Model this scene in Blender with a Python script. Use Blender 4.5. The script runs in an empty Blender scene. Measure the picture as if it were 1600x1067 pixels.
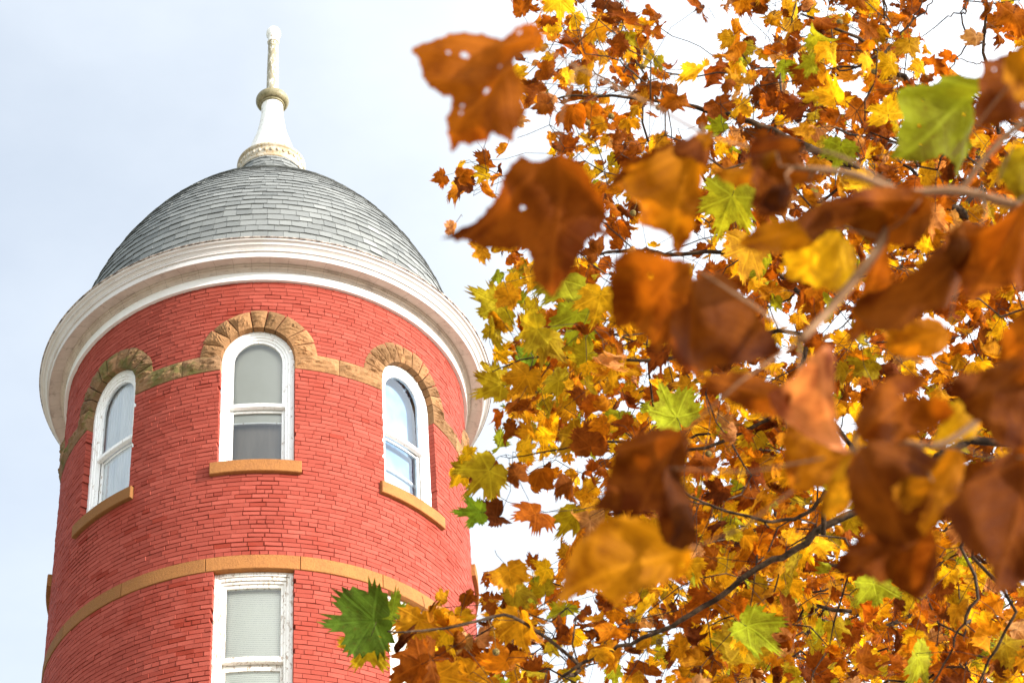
import bpy, math, random
import numpy as np
from mathutils import Vector, Matrix
from mathutils.geometry import delaunay_2d_cdt
R_ = math.radians
random.seed(7)
rng = np.random.default_rng(11)
scene = bpy.context.scene
COL = scene.collection

# ------------------------------------------------------------------ camera
F_PX, PITCH, ROLL = 3603.0, 0.73427, -0.07968
CAM_Z = 1.6
cam_d = bpy.data.cameras.new("camera")
cam = bpy.data.objects.new("camera", cam_d)
COL.objects.link(cam)
cam_d.sensor_width = 36.0
cam_d.lens = F_PX * 36.0 / 1600.0
cam_d.clip_start = 0.05
cam_d.clip_end = 5000
cam_d.dof.use_dof = True
cam_d.dof.focus_distance = 18.0
cam_d.dof.aperture_fstop = cam_d.lens / 1000.0 / 0.0094
cam_d.dof.aperture_blades = 7
_f = Vector((0, math.cos(PITCH), math.sin(PITCH)))
_u0 = Vector((0, -math.sin(PITCH), math.cos(PITCH)))
_r0 = Vector((1, 0, 0))
CX = _r0 * math.cos(ROLL) + _u0 * math.sin(ROLL)
CY = -_r0 * math.sin(ROLL) + _u0 * math.cos(ROLL)
M = Matrix((CX, CY, -_f)).transposed().to_4x4()
M.translation = Vector((0, 0, CAM_Z))
cam.matrix_world = M
scene.camera = cam
ncx, ncy, nf = np.array(CX), np.array(CY), np.array(_f)
EYE = np.array([0, 0, CAM_Z])


def at(px, py, d):
    """world point seen at photo pixel (px,py), d metres deep along the view axis"""
    return EYE + d * (nf + ncx * ((px - 800.0) / F_PX) - ncy * ((py - 533.5) / F_PX))


# tower axis
SR = 2.65
TX, TY = -1.27165 * SR, 8.9024 * SR
TH0 = math.atan2(-TY, -TX)

# ------------------------------------------------------------------ light
SUN_TH, SUN_EL = 57.0, 14.0
az = TH0 + R_(SUN_TH)
to_sun = Vector((math.cos(az) * math.cos(R_(SUN_EL)), math.sin(az) * math.cos(R_(SUN_EL)), math.sin(R_(SUN_EL))))
sd = bpy.data.lights.new("sun", 'SUN')
sd.energy = 4.3
sd.angle = R_(0.6)
sd.color = (1.0, 0.93, 0.83)
so = bpy.data.objects.new("sun", sd)
so.rotation_euler = to_sun.to_track_quat('Z', 'Y').to_euler()
COL.objects.link(so)

world = bpy.data.worlds.new("World")
scene.world = world
world.use_nodes = True
wn, wl = world.node_tree.nodes, world.node_tree.links
wn.clear()
w_out = wn.new('ShaderNodeOutputWorld')
w_bg = wn.new('ShaderNodeBackground')
sky = wn.new('ShaderNodeTexSky')
sky.sky_type = 'NISHITA'
sky.sun_disc = False
sky.sun_elevation = R_(SUN_EL)
sky.sun_rotation = math.atan2(to_sun.x, to_sun.y)
sky.air_density = 1.0
sky.dust_density = 0.3
sky.ozone_density = 2.0
w_bg.inputs['Strength'].default_value = 0.12
# thin bright veil of high cloud, in world directions
geo = wn.new('ShaderNodeTexCoord')
nz = wn.new('ShaderNodeTexNoise')
nz.inputs['Scale'].default_value = 5.5
nz.inputs['Detail'].default_value = 6
nz.inputs['Roughness'].default_value = 0.55
mp = wn.new('ShaderNodeMapping')
mp.inputs['Scale'].default_value = (1.0, 1.0, 1.8)
mp.inputs['Location'].default_value = (0.35, 0.1, 0.2)
wl.new(geo.outputs['Generated'], mp.inputs['Vector'])
wl.new(mp.outputs['Vector'], nz.inputs['Vector'])
dot = wn.new('ShaderNodeVectorMath')
dot.operation = 'DOT_PRODUCT'
dot.inputs[1].default_value = (0.90, -0.25, -0.35)
wl.new(geo.outputs['Generated'], dot.inputs[0])
m1 = wn.new('ShaderNodeMath'); m1.operation = 'MULTIPLY_ADD'
m1.inputs[1].default_value = 1.1; m1.inputs[2].default_value = 0.99
wl.new(dot.outputs['Value'], m1.inputs[0])
m2 = wn.new('ShaderNodeMath'); m2.operation = 'MULTIPLY_ADD'
m2.inputs[1].default_value = 0.38
wl.new(nz.outputs['Fac'], m2.inputs[0]); wl.new(m1.outputs[0], m2.inputs[2])
cr = wn.new('ShaderNodeMapRange')
cr.inputs['From Min'].default_value = 0.34; cr.inputs['From Max'].default_value = 0.95
cr.inputs['To Min'].default_value = 0.47; cr.inputs['To Max'].default_value = 0.96
cr.interpolation_type = 'SMOOTHSTEP'
wl.new(m2.outputs[0], cr.inputs['Value'])
mixc = wn.new('ShaderNodeMix'); mixc.data_type = 'RGBA'
br = wn.new('ShaderNodeMapRange'); br.inputs['From Min'].default_value = -0.45; br.inputs['From Max'].default_value = 0.9
br.inputs['To Min'].default_value = 1.0; br.inputs['To Max'].default_value = 3.9
wl.new(dot.outputs['Value'], br.inputs['Value'])
ccol = wn.new('ShaderNodeVectorMath'); ccol.operation = 'SCALE'
ccol.inputs[0].default_value = (4.55, 4.85, 5.15)
wl.new(br.outputs['Result'], ccol.inputs['Scale'])
wl.new(ccol.outputs['Vector'], mixc.inputs['B'])
wl.new(cr.outputs['Result'], mixc.inputs['Factor'])
wl.new(sky.outputs['Color'], mixc.inputs['A'])
wl.new(mixc.outputs['Result'], w_bg.inputs['Color'])
wl.new(w_bg.outputs['Background'], w_out.inputs['Surface'])

scene.view_settings.view_transform = 'Standard'
scene.view_settings.look = 'None'
scene.view_settings.exposure = 1.1
scene.view_settings.gamma = 1.0
scene.render.engine = 'CYCLES'
scene.cycles.max_bounces = 8
scene.cycles.transparent_max_bounces = 12
scene.cycles.use_denoising = True


# ------------------------------------------------------------------ helpers
class MB:
    def __init__(s):
        s.v, s.f, s.t = [], [], []

    def add(s, verts, faces, tint=0.5):
        o = len(s.v)
        s.v.extend([tuple(p) for p in verts])
        s.t.extend([tint] * len(verts))
        s.f.extend([tuple(i + o for i in q) for q in faces])

    def build(s, name, mat, parent=None, smooth=False):
        me = bpy.data.meshes.new(name)
        me.from_pydata(s.v, [], s.f)
        a = me.attributes.new("tint", 'FLOAT', 'POINT')
        a.data.foreach_set("value", np.array(s.t, dtype=np.float32))
        if smooth:
            me.polygons.foreach_set("use_smooth", [True] * len(me.polygons))
        if mat: me.materials.append(mat)
        me.update()
        o = bpy.data.objects.new(name, me)
        COL.objects.link(o)
        if parent: o.parent = parent
        return o


def tag(o, label=None, cat=None, group=None, kind=None):
    if label: o["label"] = label
    if cat: o["category"] = cat
    if group: o["group"] = group
    if kind: o["kind"] = kind
    return o


def empty(name, loc, rz=0.0):
    e = bpy.data.objects.new(name, None)
    e.location = loc
    e.rotation_euler = (0, 0, rz)
    e.empty_display_size = 0.3
    COL.objects.link(e)
    return e


def cyl(r, th, z):
    return (r * math.cos(th), r * math.sin(th), z)


def lathe(mb, prof, n=160, a0=0.0, a1=2 * math.pi, tint=0.5):
    full = abs(a1 - a0 - 2 * math.pi) < 1e-6
    m = n if full else n + 1
    vs = []
    for (r, z) in prof:
        for i in range(m):
            vs.append(cyl(r, a0 + (a1 - a0) * i / n, z))
    fs = []
    for j in range(len(prof) - 1):
        for i in range(n):
            i2 = (i + 1) % m
            fs.append((j * m + i, j * m + i2, (j + 1) * m + i2, (j + 1) * m + i))
    mb.add(vs, fs, tint)


def curved_box(mb, a, b, z0, z1, r0, r1, n=None, tint=0.5, ch=0.0):
    """box bent round the tower axis; ch chamfers the outer edges"""
    if n is None: n = max(1, int(abs(b - a) * SR / 0.06))
    da = ch / SR
    rows = []
    for (dr, aa, bb, za, zb) in ((r0, a, b, z0, z1), (r1 - ch, a, b, z0, z1), (r1, a + da, b - da, z0 + ch, z1 - ch)):
        rows.append((dr, aa, bb, za, zb))
    if ch == 0: rows = rows[:1] + [(r1, a, b, z0, z1)]
    vs, fs = [], []
    for (r, aa, bb, za, zb) in rows:
        for i in range(n + 1):
            vs.append(cyl(r, aa + (bb - aa) * i / n, za))
        for i in range(n + 1):
            vs.append(cyl(r, aa + (bb - aa) * i / n, zb))
    k = 2 * (n + 1)
    L = len(rows) - 1
    for i in range(n):
        fs.append((L * k + i, L * k + i + 1, L * k + n + 2 + i, L * k + n + 1 + i))
        fs.append((i + 1, i, n + 1 + i, n + 2 + i))
    for j in range(L):
        o, p = j * k, (j + 1) * k
        for i in range(n):
            fs.append((o + i, o + i + 1, p + i + 1, p + i))
            fs.append((o + n + 2 + i, o + n + 1 + i, p + n + 1 + i, p + n + 2 + i))
        fs.append((o + n + 1, o, p, p + n + 1))
        fs.append((o + n, o + 2 * n + 1, p + 2 * n + 1, p + n))
    mb.add(vs, fs, tint)


def arch_band(mb, thc, zc, ri, ro, r0, r1, n=40, a0=0.0, a1=math.pi, tint=0.5):
    """half-ring in the (arc length, height) sheet bent onto the tower, between radii r0 and r1"""
    vs, fs = [], []
    for i in range(n + 1):
        a = a0 + (a1 - a0) * i / n
        for (rr, rad) in ((ri, r0), (ri, r1), (ro, r1), (ro, r0)):
            vs.append(cyl(rad, thc + rr * math.cos(a) / SR, zc + rr * math.sin(a)))
    for i in range(n):
        o, p = i * 4, i * 4 + 4
        for k in range(4):
            k2 = (k + 1) % 4
            fs.append((o + k, o + k2, p + k2, p + k))
    fs.append((3, 2, 1, 0)); fs.append((n * 4, n * 4 + 1, n * 4 + 2, n * 4 + 3))
    mb.add(vs, fs, tint)


def vnoise(x, y, s=0):
    def h(i, j): return (math.sin(i * 127.1 + j * 311.7 + s * 74.7) * 43758.5453) % 1.0
    xi, yi = math.floor(x), math.floor(y)
    fx, fy = x - xi, y - yi
    fx, fy = fx * fx * (3 - 2 * fx), fy * fy * (3 - 2 * fy)
    return (h(xi, yi) * (1 - fx) + h(xi + 1, yi) * fx) * (1 - fy) + (h(xi, yi + 1) * (1 - fx) + h(xi + 1, yi + 1) * fx) * fy


def stone(mb, fmap, nu, nv, back, face, amp, seed, tint):
    """rock-faced stone: fmap(u,v)->(theta,z); pitched margins, rough bulging face"""
    vs, fs = [], []
    tilt_u, tilt_v = random.uniform(-.5, .5), random.uniform(-.7, .7)
    for j in range(nv + 1):
        for i in range(nu + 1):
            u, v = i / nu, j / nv
            th, z = fmap(u, v)
            m = min(u * 3.2 * nu / nv if nu > nv else u * 3.2, (1 - u) * 3.2 * nu / nv if nu > nv else (1 - u) * 3.2, v * 3.2, (1 - v) * 3.2, 1.0)
            n = vnoise(th * 26, z * 62, seed) * 0.6 + vnoise(th * 61, z * 140, seed + 3) * 0.4
            n = math.floor(n * 5) / 5 * 0.6 + n * 0.4
            r = face + amp * m * (0.15 + 1.5 * n + 0.5 * ((u - .5) * tilt_u + (v - .5) * tilt_v))
            vs.append(cyl(r, th, z))
    w = nu + 1
    for j in range(nv):
        for i in range(nu):
            fs.append((j * w + i, j * w + i + 1, (j + 1) * w + i + 1, (j + 1) * w + i))
    # sides
    o = len(vs)
    rim = [(i, 0) for i in range(nu)] + [(nu, j) for j in range(nv)] + [(i, nv) for i in range(nu, 0, -1)] + [(0, j) for j in range(nv, 0, -1)]
    for (i, j) in rim:
        th, z = fmap(i / nu, j / nv)
        vs.append(cyl(back, th, z))
    for k in range(len(rim)):
        k2 = (k + 1) % len(rim)
        a, b = rim[k], rim[k2]
        fs.append((b[1] * w + b[0], a[1] * w + a[0], o + k, o + k2))
    mb.add(vs, fs, tint)


def tube(mb, pts, rad, n=6, tint=0.5, cap=True):
    pts = [np.asarray(p, float) for p in pts]
    vs, fs = [], []
    prev = None
    for i, p in enumerate(pts):
        t = pts[min(i + 1, len(pts) - 1)] - pts[max(i - 1, 0)]
        t = t / (np.linalg.norm(t) + 1e-9)
        if prev is None:
            a = np.array([0, 0, 1.0]) if abs(t[2]) < .9 else np.array([1.0, 0, 0])
            x = np.cross(t, a)
        else:
            x = prev - t * (prev @ t)
        x /= np.linalg.norm(x) + 1e-9
        prev = x
        y = np.cross(t, x)
        r = rad[i] if hasattr(rad, '__len__') else rad
        for k in range(n):
            c = 2 * math.pi * k / n
            vs.append(p + r * (x * math.cos(c) + y * math.sin(c)))
    for i in range(len(pts) - 1):
        for k in range(n):
            k2 = (k + 1) % n
            fs.append((i * n + k, i * n + k2, (i + 1) * n + k2, (i + 1) * n + k))
    if cap:
        fs.append(tuple(range(n - 1, -1, -1)))
        fs.append(tuple((len(pts) - 1) * n + k for k in range(n)))
    mb.add(vs, fs, tint)


def spline(pts, sub=5):
    pts = [np.asarray(p, float) for p in pts]
    P = [pts[0] * 2 - pts[1]] + pts + [pts[-1] * 2 - pts[-2]]
    out = []
    for i in range(1, len(P) - 2):
        for k in range(sub):
            t = k / sub
            a, b, c, d = P[i - 1], P[i], P[i + 1], P[i + 2]
            out.append(.5 * (2 * b + (c - a) * t + (2 * a - 5 * b + 4 * c - d) * t * t + (3 * b - a - 3 * c + d) * t ** 3))
    out.append(pts[-1])
    return out


# ------------------------------------------------------------------ materials
class Mat:
    def __init__(s, name, rough=0.8, spec=0.3):
        s.m = bpy.data.materials.new(name)
        s.m.use_nodes = True
        s.n, s.l = s.m.node_tree.nodes, s.m.node_tree.links
        s.n.clear()
        s.out = s.n.new('ShaderNodeOutputMaterial')
        s.p = s.n.new('ShaderNodeBsdfPrincipled')
        s.p.inputs['Roughness'].default_value = rough
        s.p.inputs['Specular IOR Level'].default_value = spec
        s.l.new(s.p.outputs[0], s.out.inputs[0])
        s.tc = s.n.new('ShaderNodeTexCoord')

    def noise(s, scale, detail=4, rough=.6, vec=None, stretch=None):
        t = s.n.new('ShaderNodeTexNoise')
        t.inputs['Scale'].default_value = scale
        t.inputs['Detail'].default_value = detail
        t.inputs['Roughness'].default_value = rough
        v = vec or s.tc.outputs['Object']
        if stretch:
            m = s.n.new('ShaderNodeMapping')
            m.inputs['Scale'].default_value = stretch
            s.l.new(v, m.inputs['Vector']); v = m.outputs[0]
        s.l.new(v, t.inputs['Vector'])
        return t.outputs['Fac']

    def ramp(s, fac, a, b, lo=0.0, hi=1.0):
        m = s.n.new('ShaderNodeMapRange')
        m.inputs['From Min'].default_value = a; m.inputs['From Max'].default_value = b
        m.inputs['To Min'].default_value = lo; m.inputs['To Max'].default_value = hi
        s.l.new(fac, m.inputs['Value'])
        return m.outputs[0]

    def mix(s, fac, a, b, mode='MIX'):
        m = s.n.new('ShaderNodeMix'); m.data_type = 'RGBA'; m.blend_type = mode
        for key, val in (('Factor', fac), ('A', a), ('B', b)):
            if isinstance(val, (tuple, list)): m.inputs[key].default_value = (*val, 1) if len(val) == 3 else val
            elif isinstance(val, (int, float)): m.inputs[key].default_value = val
            else: s.l.new(val, m.inputs[key])
        return m.outputs['Result']

    def math(s, op, a, b=0.0, c=0.0):
        m = s.n.new('ShaderNodeMath'); m.operation = op
        for i, val in enumerate((a, b, c)):
            if isinstance(val, (int, float)): m.inputs[i].default_value = val
            else: s.l.new(val, m.inputs[i])
        return m.outputs[0]

    def attr(s, name):
        a = s.n.new('ShaderNodeAttribute'); a.attribute_name = name
        return a

    def tint(s): return s.attr("tint").outputs['Fac']

    def color(s, c):
        if isinstance(c, tuple): s.p.inputs['Base Color'].default_value = (*c, 1)
        else: s.l.new(c, s.p.inputs['Base Color'])

    def bump(s, h, dist=0.003, strength=1.0):
        b = s.n.new('ShaderNodeBump')
        b.inputs['Distance'].default_value = dist; b.inputs['Strength'].default_value = strength
        s.l.new(h, b.inputs['Height']); s.l.new(b.outputs[0], s.p.inputs['Normal'])


# painted brick
m = Mat('painted_brick', 0.75, 0.08)
c = m.mix(m.tint(), (0.228, 0.040, 0.026), (0.352, 0.078, 0.054))
c = m.mix(m.ramp(m.tint(), 1.05, 1.9, 0, .9), c, (0.19, 0.020, 0.009))
c = m.mix(m.ramp(m.noise(1.1, 5), .56, .74, 0, .65), c, (0.22, 0.022, 0.009))
c = m.mix(m.ramp(m.noise(9, 5, .7), .35, .75, 0, .35), c, (0.28, 0.040, 0.024))
c = m.mix(m.ramp(m.noise(34, 4, .7), .66, .74, 0, .55), c, (0.2, 0.05, 0.03))
m.color(c); m.bump(m.noise(60, 5, .7), .004, .8)
BRICK = m.m
m = Mat('brick_joint', 0.9, 0.1)
sx = m.n.new('ShaderNodeSeparateXYZ'); m.l.new(m.tc.outputs['Object'], sx.inputs[0])
worn = m.ramp(sx.outputs[1], -1.6, 1.2, .08, -.12)
c = m.mix(m.ramp(m.math('ADD', m.noise(2.2, 6, .7), worn), .50, .60), (0.21, 0.030, 0.018), (0.030, 0.022, 0.013))
c = m.mix(m.ramp(m.math('ADD', m.noise(7, 3, .6), worn), .58, .66, 0, .8), c, (0.06, 0.055, 0.02))
m.color(c)
JOINT = m.m
# plain far/rear brickwork with a brick texture
m = Mat('brickwork', 0.7, 0.2)
sx = m.n.new('ShaderNodeSeparateXYZ'); m.l.new(m.tc.outputs['Object'], sx.inputs[0])
an = m.math('MULTIPLY', m.math('ARCTAN2', sx.outputs[1], sx.outputs[0]), SR)
cb = m.n.new('ShaderNodeCombineXYZ'); m.l.new(an, cb.inputs[0]); m.l.new(sx.outputs[2], cb.inputs[1])
bt = m.n.new('ShaderNodeTexBrick')
m.l.new(cb.outputs[0], bt.inputs['Vector'])
bt.inputs['Scale'].default_value = 1.0
bt.inputs['Brick Width'].default_value = .2; bt.inputs['Row Height'].default_value = .0636
bt.inputs['Mortar Size'].default_value = .004
bt.inputs['Color1'].default_value = (.27, .034, .021, 1); bt.inputs['Color2'].default_value = (.39, .062, .038, 1)
bt.inputs['Mortar'].default_value = (.2, .04, .03, 1)
m.color(bt.outputs['Color']); m.bump(bt.outputs['Fac'], -.006)
BRICKFAR = m.m


def sandstone(name, base, dark, moss=0.0):
    m = Mat(name, 0.85, 0.2)
    c = m.mix(m.tint(), tuple(x * (.45 if i_ == 0 else .5) for i_, x in enumerate(base)), tuple(min(1, x * 1.25) for x in base))
    c = m.mix(m.ramp(m.noise(5, 6, .65), .45, .72, 0, .7), c, dark)
    c = m.mix(m.ramp(m.noise(26, 4, .7, stretch=(1, 1, 2.2)), .52, .70, 0, .5), c, tuple(x * .6 for x in dark))
    if moss: c = m.mix(m.ramp(m.noise(3.2, 4, .6), .50, .60, 0, moss), c, (0.085, 0.085, 0.018))
    m.color(c); m.bump(m.noise(40, 6, .7), .012, .9)
    return m.m


ROCK = sandstone('rock_faced_sandstone', (0.30, 0.150, 0.062), (0.12, 0.055, 0.022))
ROCKMOSS = sandstone('mossy_sandstone', (0.25, 0.135, 0.065), (0.11, 0.056, 0.025), .75)
DRESSED = sandstone('dressed_sandstone', (0.37, 0.148, 0.042), (0.24, 0.095, 0.032))

# white paint on wood, weathered
def white_paint(name, base=(.80, .78, .74), dirt=(.42, .34, .27), peel=.0, dirtamt=.5, peelcol=(.30, .2, .12)):
    m = Mat(name, 0.5, 0.4)
    c = m.mix(m.ramp(m.noise(3, 5, .6), .45, .75, 0, dirtamt), base, dirt)
    c = m.mix(m.ramp(m.noise(18, 5, .7), .58, .72, 0, dirtamt * .8), c, dirt)
    if peel:
        c = m.mix(m.ramp(m.noise(30, 6, .75, stretch=(1, 1, .35)), .60 - .06 * peel, .64 - .06 * peel, 0, .85), c, peelcol)
    m.color(c); m.bump(m.noise(70, 4), .002, .6)
    return m.m


PAINT = white_paint('white_cornice_paint', (.60, .56, .53), dirtamt=.36)
FRIEZE = white_paint('white_frieze_paint', (.78, .76, .73), dirtamt=.15)
FRAMEP = white_paint('white_frame_paint', (.82, .81, .79), dirtamt=.15, peel=.15)
PEEL = white_paint('peeling_frame_paint', (.78, .75, .69), dirtamt=.35, peel=1.0)
FINW = white_paint('finial_paint', (.84, .81, .76), (.5, .38, .2), peel=.4, dirtamt=.25)
FINMOLD = white_paint('finial_moulding_paint', (.52, .46, .37), (.27, .16, .05), peel=1.0, dirtamt=.9, peelcol=(.3, .19, .07))
LICHEN = white_paint('lichened_stone', (.30, .25, .15), (.14, .12, .045), peel=1.3, dirtamt=.9, peelcol=(.13, .11, .05))
SHAFT = white_paint('weathered_shaft', (.30, .255, .165), (.19, .16, .08), peel=1.2, dirtamt=.9, peelcol=(.75, .7, .62))
m = Mat('soffit_boards', .7, .2)
sx = m.n.new('ShaderNodeSeparateXYZ'); m.l.new(m.tc.outputs['Object'], sx.inputs[0])
an = m.math('FRACT', m.math('MULTIPLY', m.math('ARCTAN2', sx.outputs[1], sx.outputs[0]), 12.0))
jl = m.math('LESS_THAN', an, .018)
c = m.mix(m.ramp(m.noise(4, 5, .6), .4, .7), (.56, .47, .40), (.47, .38, .32))
c = m.mix(m.ramp(m.noise(6, 6, .75, stretch=(1, 1, 4)), .55, .66, 0, .6), c, (.24, .19, .15))
c = m.mix(m.math('MULTIPLY', jl, .7), c, (.2, .14, .1))
m.color(c)
SOFFIT = m.m
m = Mat('gutter_metal', .6, .4); m.color(m.mix(m.ramp(m.noise(14, 5, .7), .4, .6), (.10, .07, .055), (.5, .42, .36))); GUTTER = m.m
# slate
m = Mat('slate', .75, .15)
t = m.tint()
c = m.mix(m.ramp(t, 0, 1), (.115, .12, .118), (.24, .245, .236))
c = m.mix(m.ramp(m.noise(9, 6, .7), .42, .7, 0, .5), c, (.18, .185, .175))
c = m.mix(m.ramp(m.noise(40, 4, .7), .6, .72, 0, .3), c, (.42, .41, .36))
m.color(c); m.bump(m.noise(55, 4), .003, .6)
SLATE = m.m
m = Mat('roof_felt', .9, .1); m.color((.015, .015, .016)); FELT = m.m
# glass
m = Mat('window_glass', .1, .5)
m.n.remove(m.p)
tr = m.n.new('ShaderNodeBsdfTransparent'); tr.inputs[0].default_value = (.985, .99, .985, 1)
gl = m.n.new('ShaderNodeBsdfGlossy'); gl.inputs['Roughness'].default_value = .015
gl.inputs[0].default_value = (.95, .97, 1, 1)
fr = m.n.new('ShaderNodeFresnel'); fr.inputs[0].default_value = 1.5
nb = m.n.new('ShaderNodeBump'); nb.inputs['Distance'].default_value = .004; nb.inputs['Strength'].default_value = .3
m.l.new(m.noise(2.5, 2), nb.inputs['Height']); m.l.new(nb.outputs[0], gl.inputs['Normal'])
fm = m.math('MULTIPLY_ADD', fr.outputs[0], 1.5, .0)
ms = m.n.new('ShaderNodeMixShader')
m.l.new(fm, ms.inputs[0]); m.l.new(tr.outputs[0], ms.inputs[1]); m.l.new(gl.outputs[0], ms.inputs[2])
m.l.new(ms.outputs[0], m.out.inputs[0])
GLASS = m.m
m = Mat('roller_shade_or_sky', .9, .1); m.color(m.mix(m.ramp(m.noise(1.5, 3), .3, .7), (.46, .44, .355), (.52, .50, .42))); SHADE = m.m
m = Mat('grey_shade', .9, .1); m.color(m.mix(m.ramp(m.noise(5, 4, stretch=(1, 1, .2)), .3, .7), (.13, .105, .075), (.21, .175, .135))); GREYSH = m.m
m = Mat('sheer_curtain', .9, .1); m.p.inputs['Subsurface Weight'].default_value = 0.0; m.color(m.mix(m.ramp(m.noise(8, 3, stretch=(1, 1, .1)), .35, .65), (.80, .82, .86), (.95, .95, .96))); SHEER = m.m
m = Mat('sky_tinted_sheet', .9, .1); m.color(m.mix(m.ramp(m.noise(1.6, 3), .35, .65), (.12, .21, .33), (.28, .37, .45))); SKYSHEET = m.m  # blue of the reflected sky put into this colour
m = Mat('slat_blind', .7, .2); m.color((.90, .88, .76)); BLIND = m.m
m = Mat('plaster', .9, .1); m.color((.45, .45, .42)); PLASTER = m.m
# bark, leaves
m = Mat('sycamore_bark', .85, .2)
c = m.mix(m.ramp(m.noise(14, 5, .7), .4, .62), (.045, .028, .016), (.15, .105, .062))
c = m.mix(m.ramp(m.noise(5, 3), .5, .6, 0, .7), c, (.085, .062, .036))
m.color(c); m.bump(m.noise(60, 4), .003)
BARK = m.m
m = Mat('backlit_bark', .8, .05)
m.color(m.mix(m.ramp(m.noise(18, 4, .7), .42, .66), (.018, .011, .007), (.085, .052, .030))); m.bump(m.noise(60, 4), .003)
BACKLITBARK = m.m  # darkness of the backlit branches put into the bark colour
m = Mat('twig_bark', .8, .2)
m.color(m.mix(m.ramp(m.noise(30, 4, .7), .4, .65), (.02, .012, .008), (.09, .052, .028))); TWIG = m.m
m = Mat('pale_twig_bark', .75, .2)
m.color(m.mix(m.ramp(m.noise(25, 4, .7), .4, .65), (.17, .085, .036), (.27, .15, .075))); PALETWIG = m.m
m = Mat('seed_ball', .9, .1)
m.color(m.mix(m.ramp(m.noise(160, 2), .4, .6), (.10, .065, .02), (.24, .18, .06))); m.bump(m.noise(220, 2), .004)
SEED = m.m

m = Mat('autumn_leaf', .65, .05)
lc = m.attr('leaf_color').outputs['Color']
luv = m.attr('leaf_uv').outputs['Vector']
sx = m.n.new('ShaderNodeSeparateXYZ'); m.l.new(luv, sx.inputs[0])
U, V, W = sx.outputs
Ua = m.math('ABSOLUTE', U)
n1 = m.noise(3.2, 4, .6, vec=luv)
n2 = m.noise(10, 4, .7, vec=luv)
c = m.mix(m.ramp(n1, .36, .66, 0, 1), m.mix(1.0, lc, (1.22, 1.18, 1.05), 'MULTIPLY'), m.mix(1.0, lc, (.66, .56, .5), 'MULTIPLY'))
rad = m.math('SQRT', m.math('ADD', m.math('MULTIPLY', U, U), m.math('MULTIPLY', V, V)))
edge = m.math('MULTIPLY', m.ramp(rad, .35, .95), m.ramp(n1, .42, .6))
c = m.mix(m.math('MULTIPLY', edge, .75), c, m.mix(1.0, lc, (.42, .24, .30), 'MULTIPLY'))
c = m.mix(m.ramp(n2, .60, .70, 0, .6), c, (.075, .022, .004))
vein = None
for angd in (0, 50, 104):
    a = R_(angd)
    d = m.math('ABSOLUTE', m.math('SUBTRACT', m.math('MULTIPLY', Ua, math.cos(a)), m.math('MULTIPLY', V, math.sin(a))))
    along = m.math('ADD', m.math('MULTIPLY', Ua, math.sin(a)), m.math('MULTIPLY', V, math.cos(a)))
    dd = m.math('ADD', d, m.math('MULTIPLY', m.math('LESS_THAN', along, 0.0), 1.0))
    # side veins leaving the main vein
    vein = dd if vein is None else m.math('MINIMUM', vein, dd)
sv = m.math('ABSOLUTE', m.math('SUBTRACT', m.math('FRACT', m.math('MULTIPLY', m.math('SUBTRACT', V, m.math('MULTIPLY', Ua, .75)), 7.0)), .5))
vm = m.math('MAXIMUM', m.ramp(vein, .012, .035, 1, 0), m.ramp(sv, .02, .09, .45, 0))
c = m.mix(m.math('MULTIPLY', vm, .5), c, m.mix(1.0, lc, (1.5, 1.5, 1.6), 'MULTIPLY'))
m.color(c)
m.bump(m.math('ADD', m.math('MULTIPLY', vm, -.6), n2), .004, .8)
tl = m.n.new('ShaderNodeBsdfTranslucent')
m.l.new(m.mix(1.0, c, (1.75, 1.45, .7), 'MULTIPLY'), tl.inputs[0])
ms = m.n.new('ShaderNodeMixShader'); ms.inputs[0].default_value = .42
m.l.new(m.p.outputs[0], ms.inputs[1]); m.l.new(tl.outputs[0], ms.inputs[2]); m.l.new(ms.outputs[0], m.out.inputs[0])
LEAF = m.m
m = Mat('lawn_grass', .9, .1)
m.color(m.mix(m.ramp(m.noise(3, 6, .7), .35, .65), (.05, .09, .02), (.12, .13, .04))); m.bump(m.noise(60, 4), .03)
LAWN = m.m

# ------------------------------------------------------------------ ground
mb = MB()
g = 2000
mb.add([(-g, -g, 0), (g, -g, 0), (g, g, 0), (-g, g, 0)], [(0, 1, 2, 3)])
tag(mb.build('lawn', LAWN), kind='structure')

m = Mat('bounce_surface', .9, .1)
m.color(m.mix(m.ramp(m.noise(.4, 6, .7), .35, .65), (.36, .31, .27), (.44, .39, .34)))
mb = MB()
mb.add([(45 * math.cos(k * math.pi / 32), 20 + 45 * math.sin(k * math.pi / 32), .004) for k in range(64)], [tuple(range(64))])
tag(mb.build('bounce_ground', m.m), kind='structure')  # unseen pale disc added for warm bounce light on the tower

# ------------------------------------------------------------------ tower
tower = empty('brick_tower', (TX, TY, 0), TH0)
tag(tower, 'round red painted brick tower with slate dome, white cornice and tall finial', 'tower')
WC = [R_(-2.8 + 45 * k) for k in (-2, -1, 0, 1, 2)]
HW = .458                                 # half width of an opening
Z_SILL, Z_SPR = 18.94, 20.63
BELT = (17.38, 17.57)
BAND = (20.43, 20.69)
FRZ = 21.862
A_MIN, A_MAX = R_(-125), R_(125)


def openings(z):
    """blocked theta intervals (arc half widths) for brick at height z"""
    out = []
    for t in WC:
        h = 0
        if Z_SILL - .18 < z < Z_SILL: h = .535
        elif Z_SILL <= z < BAND[0]: h = HW
        elif z >= BAND[1] and z < Z_SPR + .70: h = math.sqrt(max(0, .70 ** 2 - (z - Z_SPR) ** 2))
        elif 15.15 < z < BELT[0] and t > R_(-20) and t < R_(60): h = HW
        elif 14.97 < z <= 15.15 and t > R_(-20) and t < R_(60): h = .535
        if h > .02: out.append((t - h / SR, t + h / SR))
    return out


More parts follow.
